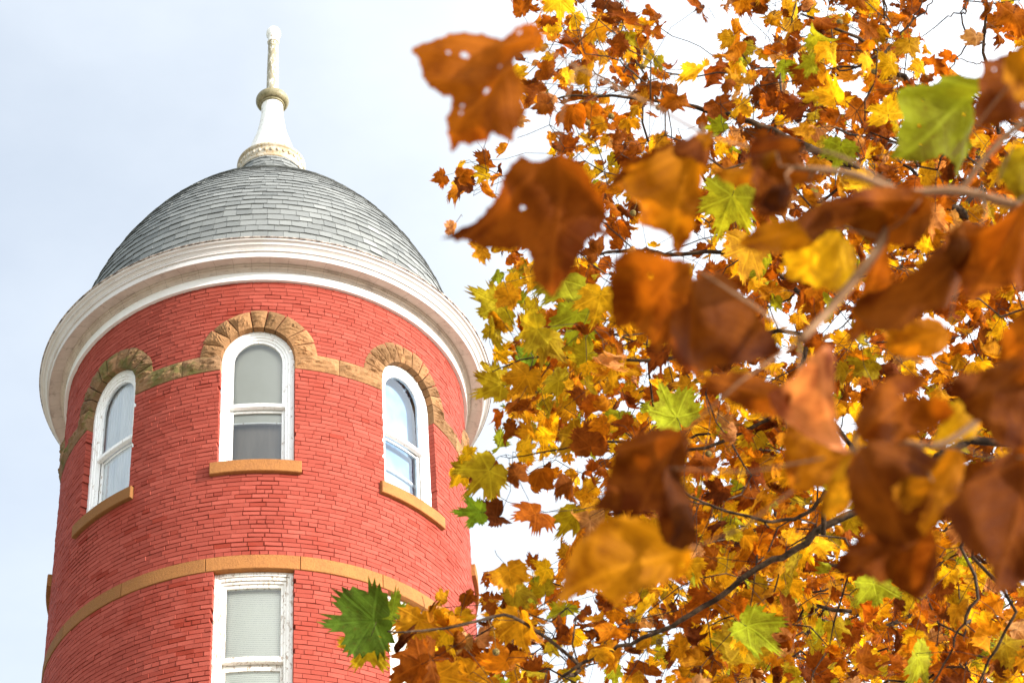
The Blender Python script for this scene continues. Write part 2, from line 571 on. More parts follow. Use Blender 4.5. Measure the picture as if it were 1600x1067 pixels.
bricks = MB()
courses = []
nlow = 52
for i in range(nlow): courses.append((BELT[0] - (i + 1) * .0636, BELT[0] - i * .0636))
h = (BAND[0] - BELT[1]) / 45
for i in range(45): courses.append((BELT[1] + i * h, BELT[1] + (i + 1) * h))
h = (FRZ + .03 - BAND[1]) / 19
for i in range(19): courses.append((BAND[1] + i * h, BAND[1] + (i + 1) * h))
for ci, (z0, z1) in enumerate(courses):
    zm = (z0 + z1) / 2
    blk = openings(zm)
    a = A_MIN + (ci % 2) * .1 / SR + random.uniform(-.02, .02) / SR
    header = ci % 7 == 3
    while a < A_MAX:
        L = (random.uniform(.095, .108) if header else random.uniform(.185, .212)) / SR
        segs = [(a, a + L)]
        for (b0, b1) in blk:
            ns = []
            for (s, e) in segs:
                if e <= b0 or s >= b1: ns.append((s, e)); continue
                if s < b0: ns.append((s, b0))
                if e > b1: ns.append((b1, e))
            segs = ns
        for (s, e) in segs:
            if (e - s) * SR < .025: continue
            cuts = [abs(s - b1) < 1e-9 for (_, b1) in blk], [abs(e - b0) < 1e-9 for (b0, _) in blk]
            left = vnoise((s + 3) * 3.0, zm * 1.2, 5)
            j = (.0019 if s < 0 else .0015) + (.003 if random.random() < (.12 if s < 0 else .03) else 0) + max(0, left - .62) * (.016 if s < 0 else .004) + random.random() * .001
            gs, ge = (0 if any(cuts[0]) else j / SR), (0 if any(cuts[1]) else j / SR)
            dz0, dz1 = .0008 + j * random.uniform(.7, 1.3), .0008 + j * random.uniform(.7, 1.3)
            dr = random.gauss(0, .0016) + max(0, left - .6) * random.uniform(-.012, .004)
            sk = random.gauss(0, .0008)
            cb_ = .0026
            s1, e1 = s + gs, e - ge
            za0, za1 = z0 + dz0 + sk, z0 + dz0 - sk
            zb0, zb1 = z1 - dz1 + sk, z1 - dz1 - sk
            rf = SR + dr
            r0 = SR - .13
            c_ = cb_ / SR
            tw = random.gauss(0, .0015)
            vs = [cyl(r0, s1, za0), cyl(r0, e1, za1), cyl(r0, e1, zb1), cyl(r0, s1, zb0),
                  cyl(rf - cb_, s1, za0), cyl(rf - cb_, e1, za1), cyl(rf - cb_, e1, zb1), cyl(rf - cb_, s1, zb0),
                  cyl(rf + tw, s1 + c_, za0 + cb_), cyl(rf - tw, e1 - c_, za1 + cb_), cyl(rf - tw, e1 - c_, zb1 - cb_), cyl(rf + tw, s1 + c_, zb0 - cb_)]
            fs = [(8, 9, 10, 11), (4, 5, 9, 8), (5, 6, 10, 9), (6, 7, 11, 10), (7, 4, 8, 11),
                  (0, 1, 5, 4), (1, 2, 6, 5), (2, 3, 7, 6), (3, 0, 4, 7)]
            bt_ = min(1, max(0, random.gauss(.5, .17)))
            tm_ = (s + e) / 2
            w_ = max(math.exp(-((tm_ + .04) / .17) ** 2 - ((zm - 18.45) / .28) ** 2), math.exp(-((tm_ + .29) / .13) ** 2 - ((zm - 16.6) / .8) ** 2), .5 * math.exp(-((tm_ + .75) / .3) ** 2 - ((zm - 18.2) / .5) ** 2))
            if random.random() < .55 * w_ or random.random() < .012: bt_ = 1.1 + random.random() * .8
            bricks.add(vs, fs, bt_)
        a += L
wall = bricks.build('wall', BRICK, tower)

# joints: a recessed drum behind the bricks with the openings left out
mb = MB()
ths = sorted(set([A_MIN, A_MAX] + [t + s * (HW + .02) / SR for t in WC for s in (-1, 1)] + list(np.linspace(A_MIN, A_MAX, 150))))
zs = sorted(set([c[0] for c in courses] + [courses[-1][1], Z_SILL, BAND[0], BELT[0], 15.15] + list(np.arange(20.43, 21.4, .05))))
vi = {}


def vid(i, j):
    if (i, j) not in vi:
        vi[(i, j)] = len(mb.v); mb.v.append(cyl(SR - .016 + .007 * min(1, max(0, (ths[i] + .1) / .6)), ths[i], zs[j])); mb.t.append(.5)
    return vi[(i, j)]


for j in range(len(zs) - 1):
    zm = (zs[j] + zs[j + 1]) / 2
    for i in range(len(ths) - 1):
        tm = (ths[i] + ths[i + 1]) / 2
        op = False
        for t in WC:
            s = abs(tm - t) * SR
            if Z_SILL <= zm < Z_SPR and s < HW + .02: op = True
            if zm >= Z_SPR and math.hypot(s, zm - Z_SPR) < .62: op = True
            if 15.15 < zm < BELT[0] and s < HW + .02 and R_(-20) < t < R_(60): op = True
        if not op: mb.f.append((vid(i, j), vid(i + 1, j), vid(i + 1, j + 1), vid(i, j + 1)))
mb.build('mortar', JOINT, wall)
# lower shaft and the rear half (out of the photo) in plain brickwork
mb = MB()
zb = courses[nlow - 1][0]
lathe(mb, [(SR, 0), (SR, zb)], 96)
lathe(mb, [(SR, zb), (SR, FRZ + .03)], 40, A_MAX, A_MIN + 2 * math.pi)
mb.build('rear_wall', BRICKFAR, tower)
# inner plaster lining, floors
mb = MB()
lathe(mb, [(SR - .45, 18.3), (SR - .45, 21.4)], 48, R_(132), R_(228))
mb.build('interior_lining', PLASTER, tower)
for (z, r) in ((21.45, SR - .14), (18.3, SR - .14), (17.8, SR - .14), (14.6, SR - .14)):
    n = 64
    mb = MB()
    mb.add([cyl(r, 2 * math.pi * k / n, z) for k in range(n)], [tuple(range(n))])
    mb.build('ceiling' if z in (21.45, 17.8) else 'floor', PLASTER, tower)

# belt course of smooth stone
mb = MB()
js = [R_(x) for x in (-125, -108, -84.6, -61.4, -38.1, -14.74, 8.62, 30.66, 54, 77.4, 101, 125)]
for k in range(len(js) - 1):
    curved_box(mb, js[k] + .0012, js[k + 1] - .0012, BELT[0], BELT[1], SR - .14, SR + .010 + random.uniform(0, .003), tint=(.15, .25, .1, .2, .38, .6, .66, .55, .6, .5, .5)[k], ch=.006)
mb.build('belt_course', DRESSED, tower)

# rough string course
for k in range(len(WC) + 1):
    mb = MB()
    a = WC[k - 1] + HW / SR if k else A_MIN
    b = WC[k] - HW / SR if k < len(WC) else A_MAX
    tot = (b - a) * SR
    nst = max(1, round(tot / .62))
    cut = [0] + sorted(random.uniform(-.08, .08) + (q / nst) for q in range(1, nst)) + [1]
    for q in range(nst):
        s, e = a + (b - a) * cut[q] + .001, a + (b - a) * cut[q + 1] - .001
        stone(mb, lambda u, v, s=s, e=e: (s + (e - s) * u, BAND[0] + .004 + (BAND[1] - BAND[0] - .008) * v),
              max(6, int((e - s) * SR / .022)), 11, SR - .12, SR + .003, .038, k * 7 + q, random.uniform(.2, .9))
    o = mb.build('string_course', ROCKMOSS if b < R_(-12) else ROCK, tower)
    if b < R_(-12): tag(o, 'mossy rough sandstone band')

# arches
for k, t in enumerate(WC):
    mb = MB()
    nv = (10, 11, 9, 13, 10)[k]
    cuts = [math.pi * q / nv for q in range(nv + 1)]
    for q in range(1, nv): cuts[q] += random.uniform(-.12, .12) * math.pi / nv
    for q in range(nv):
        a0, a1 = cuts[q] + .012, cuts[q + 1] - .012
        ro = .735 + random.uniform(-.012, .018)
        stone(mb, lambda u, v, a0=a0, a1=a1, ro=ro, t=t: (t + (HW - .003 + (ro - HW) * v) * math.cos(a1 + (a0 - a1) * u) / SR, Z_SPR + (HW - .003 + (ro - HW) * v) * math.sin(a1 + (a0 - a1) * u)),
              9, 11, SR - .12, SR + .005, .038, 40 + k * 17 + q, random.uniform(.15, .95))
    # short stilts from the spring line down to the string course
    mb.build('stone_arch', ROCKMOSS if k < 2 else ROCK, tower)


def sheet(mb, t, hw, z0, z1, r, arch=None, n=10, wav=0.0):
    """thin curved sheet filling a window opening (glass, shades)"""
    vs, fs = [], []
    hi = n * 3 if wav else n
    nz_ = 1 if not arch else 12
    cols = hi
    for i in range(cols + 1):
        s = -hw + 2 * hw * i / cols
        top = z1 if not arch else arch + math.sqrt(max(0, hw * hw - s * s))
        rr = r + wav * math.sin(i * 1.3) * (1 + .4 * math.sin(i * .37))
        for z in (z0, top): vs.append(cyl(rr, t + s / SR, z))
    for i in range(cols): fs.append((2 * i, 2 * i + 2, 2 * i + 3, 2 * i + 1))
    mb.add(vs, fs)


def arched_window(t, kind):
    f = MB()
    # stepped casing: (outer half, inner half, front r)
    for (ho, hi, rf, rb) in ((HW + .005, .415, SR - .085, SR - .16), (.415, .383, SR - .100, SR - .165), (.383, .352, SR - .118, SR - .17)):
        arch_band(f, t, Z_SPR, hi, ho, rb, rf, 48)
        for s in (-1, 1):
            a, b = sorted((t + s * hi / SR, t + s * ho / SR))
            curved_box(f, a, b, Z_SILL - .02, Z_SPR, rb, rf, 2)
    fr = f.build('window', FRAMEP, tower)
    # sashes
    s_ = MB()
    zr0, zr1 = 19.895, 19.95
    arch_band(s_, t, Z_SPR, .315, .352, SR - .18, SR - .135, 48)
    for s in (-1, 1):
        a, b = sorted((t + s * .315 / SR, t + s * .352 / SR))
        curved_box(s_, a, b, zr1, Z_SPR, SR - .18, SR - .135, 1)
        curved_box(s_, a, b, Z_SILL + .07, zr0 - .003, SR - .22, SR - .18, 1)
    curved_box(s_, t - .372 / SR, t + .372 / SR, zr0, zr1, SR - .18, SR - .118, 8, ch=.006)
    curved_box(s_, t - .352 / SR, t + .352 / SR, zr0 - .038, zr0 - .004, SR - .22, SR - .192, 8)
    curved_box(s_, t - .352 / SR, t + .352 / SR, Z_SILL - .01, Z_SILL + .07, SR - .22, SR - .18, 8)
    s_.build('sash', FRAMEP, fr)
    g_ = MB()
    sheet(g_, t, .318, zr1 - .02, 0, SR - .155, arch=Z_SPR, n=30)
    sheet(g_, t, .318, Z_SILL + .05, zr0 - .02, SR - .20, n=10)
    g_.build('glass', GLASS, fr, smooth=True)
    # shades behind, and the sheet painted as reflected sky
    if kind == 'shade':
        q = MB(); sheet(q, t, .42, 19.73, 21.2, SR - .235, n=10); q.build('roller_shade_or_sky', SHADE, fr, True)
        q = MB(); curved_box(q, t - .40 / SR, t + .40 / SR, 19.715, 19.735, SR - .25, SR - .226, 8)
        q.build('shade_bar', FRAMEP, fr)
        q = MB(); sheet(q, t, .42, 18.6, 20.0, SR - .31, n=10, wav=.006); q.build('curtain', GREYSH, fr, True)
    elif kind == 'sheer':
        q = MB(); sheet(q, t, .42, 18.6, 21.2, SR - .214, n=24, wav=.007); q.build('curtain', SHEER, fr, True)
    else:
        q = MB(); sheet(q, t, .42, 18.6, 21.2, SR - .30, n=10); q.build('roller_shade_or_sky', SKYSHEET, fr, True)  # added sheet carrying the sky reflection as its colour
        q = MB(); curved_box(q, t - .40 / SR, t + .40 / SR, 19.47, 19.50, SR - .285, SR - .262, 8)
        q.build('shade_bar', FRAMEP, fr)
    s2 = MB()
    curved_box(s2, t - .535 / SR, t + .535 / SR, Z_SILL - .175, Z_SILL, SR - .2, SR + .055, 14, tint=(.25, .15, .55, .66, .6)[WC.index(t)], ch=.008)
    s2.build('sill', DRESSED, fr)
    return fr


for k, t in enumerate(WC):
    arched_window(t, ('sheer', 'sheer', 'shade', 'blue', 'blue')[k])


def square_window(t):
    f = MB()
    z0, z1 = 15.15, BELT[0]
    for (ho, hi, rf, rb) in ((HW + .004, .42, SR - .075, SR - .16), (.42, .385, SR - .092, SR - .165), (.385, .36, SR - .112, SR - .17)):
        d = HW - ho + .004
        di = HW - hi
        for s in (-1, 1):
            a, b = sorted((t + s * hi / SR, t + s * ho / SR))
            curved_box(f, a, b, z0 - .02, z1 - d * 1.3 - .002, rb, rf, 2)
        curved_box(f, t - hi / SR, t + hi / SR, z1 - di * 1.3, z1 - d * 1.3 - .002, rb, rf, 10)
    fr = f.build('square_window', PEEL, tower)
    s_ = MB()
    zt = z1 - (HW - .36) * 1.3
    zr0, zr1 = 16.195, 16.265
    for s in (-1, 1):
        a, b = sorted((t + s * .325 / SR, t + s * .36 / SR))
        curved_box(s_, a, b, zr1, zt, SR - .18, SR - .135, 1)
        curved_box(s_, a, b, z0 + .07, zr0 - .003, SR - .22, SR - .18, 1)
    curved_box(s_, t - .325 / SR, t + .325 / SR, zt - .045, zt - .001, SR - .18, SR - .136, 8)
    curved_box(s_, t - .372 / SR, t + .372 / SR, zr0, zr1, SR - .18, SR - .115, 8, ch=.006)
    curved_box(s_, t - .36 / SR, t + .36 / SR, zr0 - .075, zr0 - .004, SR - .22, SR - .186, 8)
    curved_box(s_, t - .36 / SR, t + .36 / SR, z0 - .01, z0 + .07, SR - .22, SR - .18, 8)
    s_.build('sash', PEEL, fr)
    g_ = MB()
    sheet(g_, t, .33, zr1 - .02, zt - .02, SR - .155); sheet(g_, t, .33, z0 + .05, zr0 - .05, SR - .20)
    g_.build('glass', GLASS, fr, True)
    b_ = MB()
    z = zt + .03
    while z > 15.9:
        n = 8
        vs = []
        for i in range(n + 1):
            th = t + (-.40 + .8 * i / n) / SR
            vs += [cyl(SR - .224, th, z - .030), cyl(SR - .232, th, z)]
        b_.add(vs, [(2 * i, 2 * i + 2, 2 * i + 3, 2 * i + 1) for i in range(n)])
        z -= .026
    b_.build('slat_blind', BLIND, fr)
    q = MB(); sheet(q, t, .42, 14.9, 17.6, SR - .36); q.build('curtain', GREYSH, fr, True)
    s2 = MB()
    curved_box(s2, t - .535 / SR, t + .535 / SR, z0 - .175, z0, SR - .2, SR + .055, 14, ch=.008)
    s2.build('sill', DRESSED, fr)


for t in WC[2:4]: square_window(t)

# cornice
mb = MB()
lathe(mb, [(2.60, FRZ), (2.695, FRZ), (2.697, FRZ + .004), (2.697, 21.99), (2.60, 21.99)], 220)
mb.build('frieze', FRIEZE, tower)
mb = MB()
bed = [(2.66, 21.991), (2.71, 21.991), (2.712, 22.003), (2.716, 22.010)]
for k in range(7):
    a = k / 6 * math.pi / 2
    bed.append((2.716 + .022 * (1 - math.cos(a)), 22.010 + .028 * math.sin(a)))
bed += [(2.745, 22.040), (2.746, 22.056), (2.752, 22.060)]
for k in range(6):
    a = k / 5 * math.pi / 2
    bed.append((2.752 + .010 * math.sin(a), 22.060 + .02 * (1 - math.cos(a))))
bed += [(2.764, 22.1), (2.6, 22.1)]
lathe(mb, bed, 220)
mb.build('bed_moulding', SOFFIT, tower)
mb = MB()
lathe(mb, [(2.755, 22.088), (2.80, 22.078), (2.912, 22.052)], 220)
mb.build('soffit', SOFFIT, tower)
mb = MB()
crown = [(2.908, 22.056), (2.910, 22.046), (2.917, 22.043), (2.922, 22.046), (2.922, 22.126), (2.926, 22.129), (2.944, 22.129), (2.946, 22.131), (2.946, 22.148), (2.934, 22.150), (2.934, 22.154)]
for k in range(9):
    u = k / 8
    crown.append((2.948 + .034 * u, 22.154 + .036 * (u ** .6)))
crown += [(2.974, 22.190), (2.974, 22.193), (2.990, 22.194), (2.992, 22.196), (2.992, 22.205), (2.980, 22.206), (2.980, 22.210)]
for k in range(11):
    u = k / 10
    crown.append((2.993 + .046 * (u - .13 * math.sin(2 * math.pi * u)), 22.210 + .050 * (u + .10 * math.sin(2 * math.pi * u))))
crown += [(3.046, 22.262)]
lathe(mb, crown, 220)
mb.build('cornice', PAINT, tower)
mb = MB()
lathe(mb, [(3.040, 22.258), (3.052, 22.262), (3.056, 22.266), (3.056, 22.276), (3.048, 22.280)], 220)
lathe(mb, [(3.048, 22.280), (3.0, 22.286), (2.70, 22.30), (2.63, 22.36)], 220)
mb.build('gutter_edge', GUTTER, tower)

# dome
PR = [(2.665, 22.30), (2.655, 22.5), (2.63, 22.8), (2.572, 23.177)]
P5 = (2.57178984, 23.17681745, 2.83070806, 1.3317822, .52996093)
for k in range(1, 19):
    u = .91 * k / 18
    PR.append((P5[0] * (1 - u ** P5[3]) ** P5[4], P5[1] + u * P5[2]))
# flared skirt under the finial
PR2 = [(.80, 25.775), (.72, 25.845), (.655, 25.92), (.60, 26.02), (.56, 26.13), (.53, 26.25), (.50, 26.38), (.475, 26.52)]
PR = PR + PR2
pr = np.array(PR)
seg = np.r_[0, np.cumsum(np.hypot(*np.diff(pr, axis=0).T))]


def prof_at(s): return np.interp(s, seg, pr[:, 0]), np.interp(s, seg, pr[:, 1])


mb = MB()
lathe(mb, [(r - .025, z) for r, z in PR], 120)
roof = mb.build('dome_roof', FELT, tower)
mb = MB()
s = 0.0
row = 0
while s < seg[-1] - .03:
    r, z = prof_at(s)
    expo = .122 if r > .9 else .085
    lap = expo * 1.5
    if r > 2.69: lap = expo
    r2, z2 = prof_at(min(s + lap, seg[-1]))
    W_ = .185 if r > .9 else .13
    n = max(18, int(2 * math.pi * r / W_))
    a = random.random() * 6.28
    cuts = np.cumsum(rng.uniform(.82, 1.18, n)); cuts = cuts / cuts[-1] * 2 * math.pi
    prev = 0
    tx_, tz_ = r2 - r, z2 - z
    ln = math.hypot(tx_, tz_)
    nx, nz_ = tz_ / ln, -tx_ / ln
    for c in cuts:
        g0 = .0022 / r
        s0, s1 = a + prev + g0, a + c - g0
        prev = c
        lift = .019 + random.uniform(-.003, .005)
        dz = random.gauss(0, .003) + (random.uniform(.01, .03) if random.random() < .03 else 0)
        sk = random.gauss(0, .004)
        th = .006
        ub = 1.0
        def P(ang, f, off):
            rr = r + tx_ * f + nx * off; zz = z + tz_ * f + nz_ * off
            return cyl(rr, ang, zz)
        fb0, fb1 = (dz + sk) / ln, (dz - sk) / ln
        sc2 = (r2 / r) if r2 > .3 else 1
        vs = [P(s0, fb0, lift), P(s1, fb1, lift), P(s1, 1, .003), P(s0, 1, .003),
              P(s0, fb0, lift - th), P(s1, fb1, lift - th), P(s1, 1, -.003), P(s0, 1, -.003)]
        fs = [(0, 1, 2, 3), (5, 4, 7, 6), (4, 5, 1, 0), (5, 6, 2, 1), (7, 4, 0, 3)]
        q = random.random()
        tint = min(1, max(0, random.gauss(.52, .17))) if q < .94 else (1.0 if q < .97 else .05)
        mb.add(vs, fs, tint)
    s += expo
    row += 1
mb.build('slates', SLATE, roof)

# finial
fin = MB()
cone = [(.45, 26.80), (.40, 26.90), (.355, 27.02), (.315, 27.15), (.275, 27.30), (.24, 27.42), (.212, 27.55), (.19, 27.70), (.172, 27.86), (.165, 28.0), (.165, 28.1)]
lathe(fin, cone, 64)
fo = fin.build('finial', FINW, tower, True)
mb = MB()
lathe(mb, [(.44, 26.50), (.475, 26.50), (.492, 26.515), (.497, 26.535), (.492, 26.555), (.478, 26.565), (.478, 26.585), (.490, 26.600), (.496, 26.64), (.492, 26.68), (.482, 26.695), (.484, 26.715), (.50, 26.725), (.51, 26.745), (.508, 26.770), (.49, 26.785), (.445, 26.80)], 96)
nb_ = 34
for k in range(nb_):
    a = 2 * math.pi * k / nb_
    bx = []
    for j in range(7):
        u = math.pi * j / 6
        bx.append((.018 * math.sin(u), .035 * math.cos(u)))
    vs, fs = [], []
    for j, (rr, zz) in enumerate(bx):
        for q in range(8):
            b = 2 * math.pi * q / 8
            vs.append(cyl(.497 + rr * math.cos(b), a + 1.6 * rr * math.sin(b) / .5, 26.64 + zz))
    for j in range(6):
        for q in range(8):
            fs.append((j * 8 + q, j * 8 + (q + 1) % 8, (j + 1) * 8 + (q + 1) % 8, (j + 1) * 8 + q))
    mb.add(vs, fs)
mb.build('base_moulding', FINMOLD, fo, True)
mb = MB()
rg = [(.165, 28.10), (.185, 28.10), (.188, 28.125), (.175, 28.14)]
for k in range(13):
    a = -math.pi / 2 + math.pi * k / 12
    rg.append((.185 + .068 * math.cos(a), 28.225 + .085 * math.sin(a)))
rg += [(.15, 28.33), (.12, 28.37)]
lathe(mb, rg, 48)
mb.build('ring', LICHEN, fo, True)
mb = MB()
lathe(mb, [(.12, 28.36), (.105, 28.40), (.094, 28.46), (.090, 28.9), (.084, 29.3), (.078, 29.62)], 32)
mb.build('shaft', SHAFT, fo, True)
mb = MB()
lathe(mb, [(r_, z_ - .10) for r_, z_ in [(.075, 29.69), (.092, 29.69), (.095, 29.715), (.082, 29.72), (.082, 29.80), (.092, 29.83), (.108, 29.865), (.114, 29.90), (.112, 29.95), (.10, 29.985), (.06, 30.01), (.0, 30.015)]], 32)
mb.build('cap', FINW, fo, True)


# ------------------------------------------------------------------ leaves
PAL = {
    'brown': (.195, .053, .0043), 'dark': (.105, .028, .0040), 'rust': (.29, .083, .005), 'orange': (.44, .168, .006),
    'ochre': (.42, .208, .008), 'yellow': (.64, .375, .010), 'olive': (.31, .235, .010), 'lime': (.26, .285, .014),
    'green': (.13, .21, .014), 'tan': (.43, .21, .075), 'salmon': (.62, .235, .10), 'amber': (.48, .185, .006), 'deepgreen': (.05, .095, .009)}


def leaf_outline(rs, teeth=True, N=60):
    ctrl = [(0, 1.0), (24, .60), (50, .92), (78, .60), (104, .68), (140, .42), (168, .30), (180, .14)]
    pts = []
    half = []
    for (a, r) in ctrl:
        half.append((R_(a + (rs.uniform(-5, 5) if 0 < a < 170 else 0)), r * rs.uniform(.88, 1.1)))
    P = []
    for k in range(len(half) - 1):
        (a0, r0), (a1, r1) = half[k], half[k + 1]
        p0 = np.array([math.sin(a0) * r0, math.cos(a0) * r0]); p1 = np.array([math.sin(a1) * r1, math.cos(a1) * r1])
        n = 6 if k < 4 else 3
        for q in range(n):
            u = q / n
            p = p0 + (p1 - p0) * u
            # bulge outward a little, then teeth
            nn = p / (np.linalg.norm(p) + 1e-6)
            p = p + nn * (.05 * math.sin(math.pi * u))
            if teeth and q in (2, 4) and k < 5: p = p * rs.uniform(1.08, 1.26)
            if q in (1, 3, 5) and k < 5: p = p * rs.uniform(.90, .97)
            if q == 0 and k in (0, 2, 4): p = p * rs.uniform(1.05, 1.16)
            P.append(p)
    P.append(np.array([0, -.14]))
    P = np.array(P)
    Lh = P[1:-1][::-1] * [-1, 1] * rs.uniform(.93, 1.07, (len(P) - 2, 1))
    return np.r_[P, Lh]


_rs = np.random.default_rng(5)
SHAPES = [leaf_outline(_rs) for _ in range(26)]
RINGS = (.28, .6, .85, 1.0)


def leaf_template(outline, rings=RINGS):
    n = len(outline)
    vs = [np.zeros(2)]
    for r in rings: vs.extend(outline * r)
    fs = []
    for i in range(n):
        fs.append((0, 1 + i, 1 + (i + 1) % n, 1 + (i + 1) % n))
    for k in range(len(rings) - 1):
        o, p = 1 + k * n, 1 + (k + 1) * n
        for i in range(n):
            i2 = (i + 1) % n
            fs.append((o + i, p + i, p + i2, o + i2))
    return np.array(vs), np.array(fs)


TEMPL = [leaf_template(o) for o in SHAPES]
TEMPL_LO = [leaf_template(o[::2], (.55, 1.0)) for o in SHAPES]


def bend(x, z, k):
    """roll the sheet about an axis: arc length kept"""
    if abs(k) < 1e-3: return x, z
    return np.sin(k * x) / k - z * np.sin(k * x), (1 - np.cos(k * x)) / k + z * np.cos(k * x)


def make_leaf(size, crisp, pos, tipdir, normal, rs, lo=False):
    """returns verts, faces, uv. crisp 0 flat .. 1 crumpled"""
    T = (TEMPL_LO if lo else TEMPL)[rs.integers(len(SHAPES))]
    uv, fs = T
    uv = uv * [rs.choice([-1, 1]), 1]
    x, y = uv[:, 0].copy(), uv[:, 1].copy()
    x *= rs.uniform(.85, 1.1)
    z = np.zeros_like(x)
    z += rs.uniform(-.1, .4) * crisp * np.abs(x)
    ph = rs.uniform(0, 6.28, 4)
    z += crisp * .12 * np.sin(5 * x + ph[0]) * np.sin(4 * y + ph[1]) + .04 * np.sin(9 * x + ph[2]) * np.cos(8 * y + ph[3])
    r = np.hypot(x, y)
    z += rs.uniform(-.25, .25) * r * r + crisp * rs.uniform(-.35, .35) * r ** 3 * np.sin(2.5 * np.arctan2(x, y) + ph[1])
    kx = rs.normal(0, .5 + 1.8 * crisp); ky = rs.normal(0, .45 + 1.5 * crisp)
    a = rs.uniform(-.6, .6)
    ca, sa = math.cos(a), math.sin(a)
    xr, yr = x * ca - y * sa, x * sa + y * ca
    xr, z = bend(xr, z, kx)
    yr, z = bend(yr, z, ky)
    x, y = xr * ca + yr * sa, -xr * sa + yr * ca
    t = tipdir / np.linalg.norm(tipdir)
    n = normal - t * (normal @ t); n /= np.linalg.norm(n) + 1e-9
    s = np.cross(t, n)
    sc = size / 1.7
    P = pos + sc * (x[:, None] * s + y[:, None] * t + z[:, None] * n)
    return P, fs, uv


class LB:
    """leaf batch -> one mesh with leaf_color / leaf_uv attributes"""
    def __init__(s): s.V, s.F, s.C, s.U, s.o = [], [], [], [], 0

    def add(s, P, fs, uv, col, rnd):
        s.V.append(P); s.F.append(fs + s.o); s.o += len(P)
        s.C.append(np.tile([*col, 1.0], (len(P), 1)))
        s.U.append(np.c_[uv, np.full(len(P), rnd)])

    def build(s, name, parent, mats=(None,), keep_quads=True):
        V = np.concatenate(s.V); F = np.concatenate(s.F)
        tri = F[:, 2] == F[:, 3]
        cnt = np.where(tri, 3, 4).astype(np.int32)
        li = F.reshape(-1)[np.c_[np.ones((len(F), 3), bool), ~tri].reshape(-1)].astype(np.int32)
        me = bpy.data.meshes.new(name)
        me.vertices.add(len(V)); me.vertices.foreach_set("co", V.astype(np.float32).reshape(-1))
        me.loops.add(len(li)); me.loops.foreach_set("vertex_index", li)
        me.polygons.add(len(F))
        st = np.r_[0, np.cumsum(cnt)[:-1]].astype(np.int32)
        me.polygons.foreach_set("loop_start", st)
        me.polygons.foreach_set("use_smooth", np.ones(len(F), bool))
        a = me.attributes.new("leaf_color", 'FLOAT_COLOR', 'POINT'); a.data.foreach_set("color", np.concatenate(s.C).astype(np.float32).reshape(-1))
        a = me.attributes.new("leaf_uv", 'FLOAT_VECTOR', 'POINT'); a.data.foreach_set("vector", np.concatenate(s.U).astype(np.float32).reshape(-1))
        me.materials.append(LEAF)
        me.update(); me.validate()
        o = bpy.data.objects.new(name, me); COL.objects.link(o); o.parent = parent
        return o


def jcol(name, rs, j=.18):
    c = np.array(PAL[name]) * rs.uniform(1 - j, 1 + j) * rs.uniform(1 - j * .4, 1 + j * .4, 3)
    return tuple(np.clip(c, 0.005, .9))


VIEW = nf
UP = np.array([0, 0, 1.0])


def rand_frame(rs, px=None, spread=1.0, tip_img=None):
    """tip direction mostly hanging, blade normal loosely toward the viewer"""
    n = -VIEW + rs.normal(0, .85 * spread, 3)
    n /= np.linalg.norm(n)
    if tip_img is None:
        ang = rs.normal(-95, 65)
    else: ang = tip_img + rs.normal(0, 6)
    a = R_(ang)
    t = ncx * math.cos(a) + ncy * math.sin(a)
    t = t - n * (t @ n)
    return t / np.linalg.norm(t), n


# ------------------------------------------------------------------ middle tree
GX0, GY0, GS = 650, -50, 50
GRID = """
0 0 0 0 4 4 2 1 0 2 6 8 9 9 7 4 2 3 6 6
0 0 0 2 7 6 6 2 0 1 6 8 9 8 7 4 2 1 5 5
0 0 0 3 6 6 5 1 0 0 4 7 8 7 8 6 2 0 1 4
0 0 0 3 4 7 6 5 3 2 7 8 8 7 8 7 4 1 2 4
0 0 0 3 3 5 3 1 1 5 7 8 7 7 8 7 6 5 5 6
0 4 4 1 2 5 5 3 2 4 6 7 7 8 7 7 6 6 6 6
0 4 4 1 3 6 6 4 3 4 5 6 7 7 7 7 7 7 6 6
0 0 2 3 4 6 5 3 4 6 5 6 6 6 7 7 7 7 7 7
0 0 1 4 5 5 3 2 3 6 6 5 6 6 7 7 7 7 7 7
0 0 2 5 6 6 5 4 5 6 5 5 5 5 6 7 7 7 7 7
0 0 3 5 7 7 5 5 5 5 5 5 6 6 6 6 6 7 7 7
0 0 1 4 7 7 6 6 6 6 6 5 6 6 6 6 6 5 6 7
0 0 4 7 8 8 7 7 7 7 7 6 5 6 7 7 7 7 7 7
0 0 3 6 7 7 8 8 8 7 7 7 5 6 7 7 7 7 7 7
0 0 1 3 5 6 7 7 8 8 7 7 7 7 7 7 7 7 7 7
0 2 3 3 3 5 6 7 8 8 8 8 7 7 7 7 7 7 7 7
0 1 2 0 2 5 6 7 8 9 8 8 8 7 7 7 7 7 7 7
0 0 0 0 0 4 6 7 8 8 8 8 7 7 7 7 7 7 7 7
0 0 1 2 3 5 5 6 8 8 8 8 6 6 7 7 7 7 7 7
0 2 4 5 5 5 6 7 8 8 8 7 6 6 6 7 7 7 7 7
6 6 5 6 5 6 6 7 8 8 8 7 5 5 5 6 6 7 7 7
7 7 6 6 5 3 4 6 7 7 7 6 5 5 5 6 6 6 7 7
7 7 6 6 5 3 4 6 7 7 7 6 5 5 5 6 6 6 7 7
"""
GRID = np.array([[int(c) for c in l.split()] for l in GRID.strip().splitlines()], float)


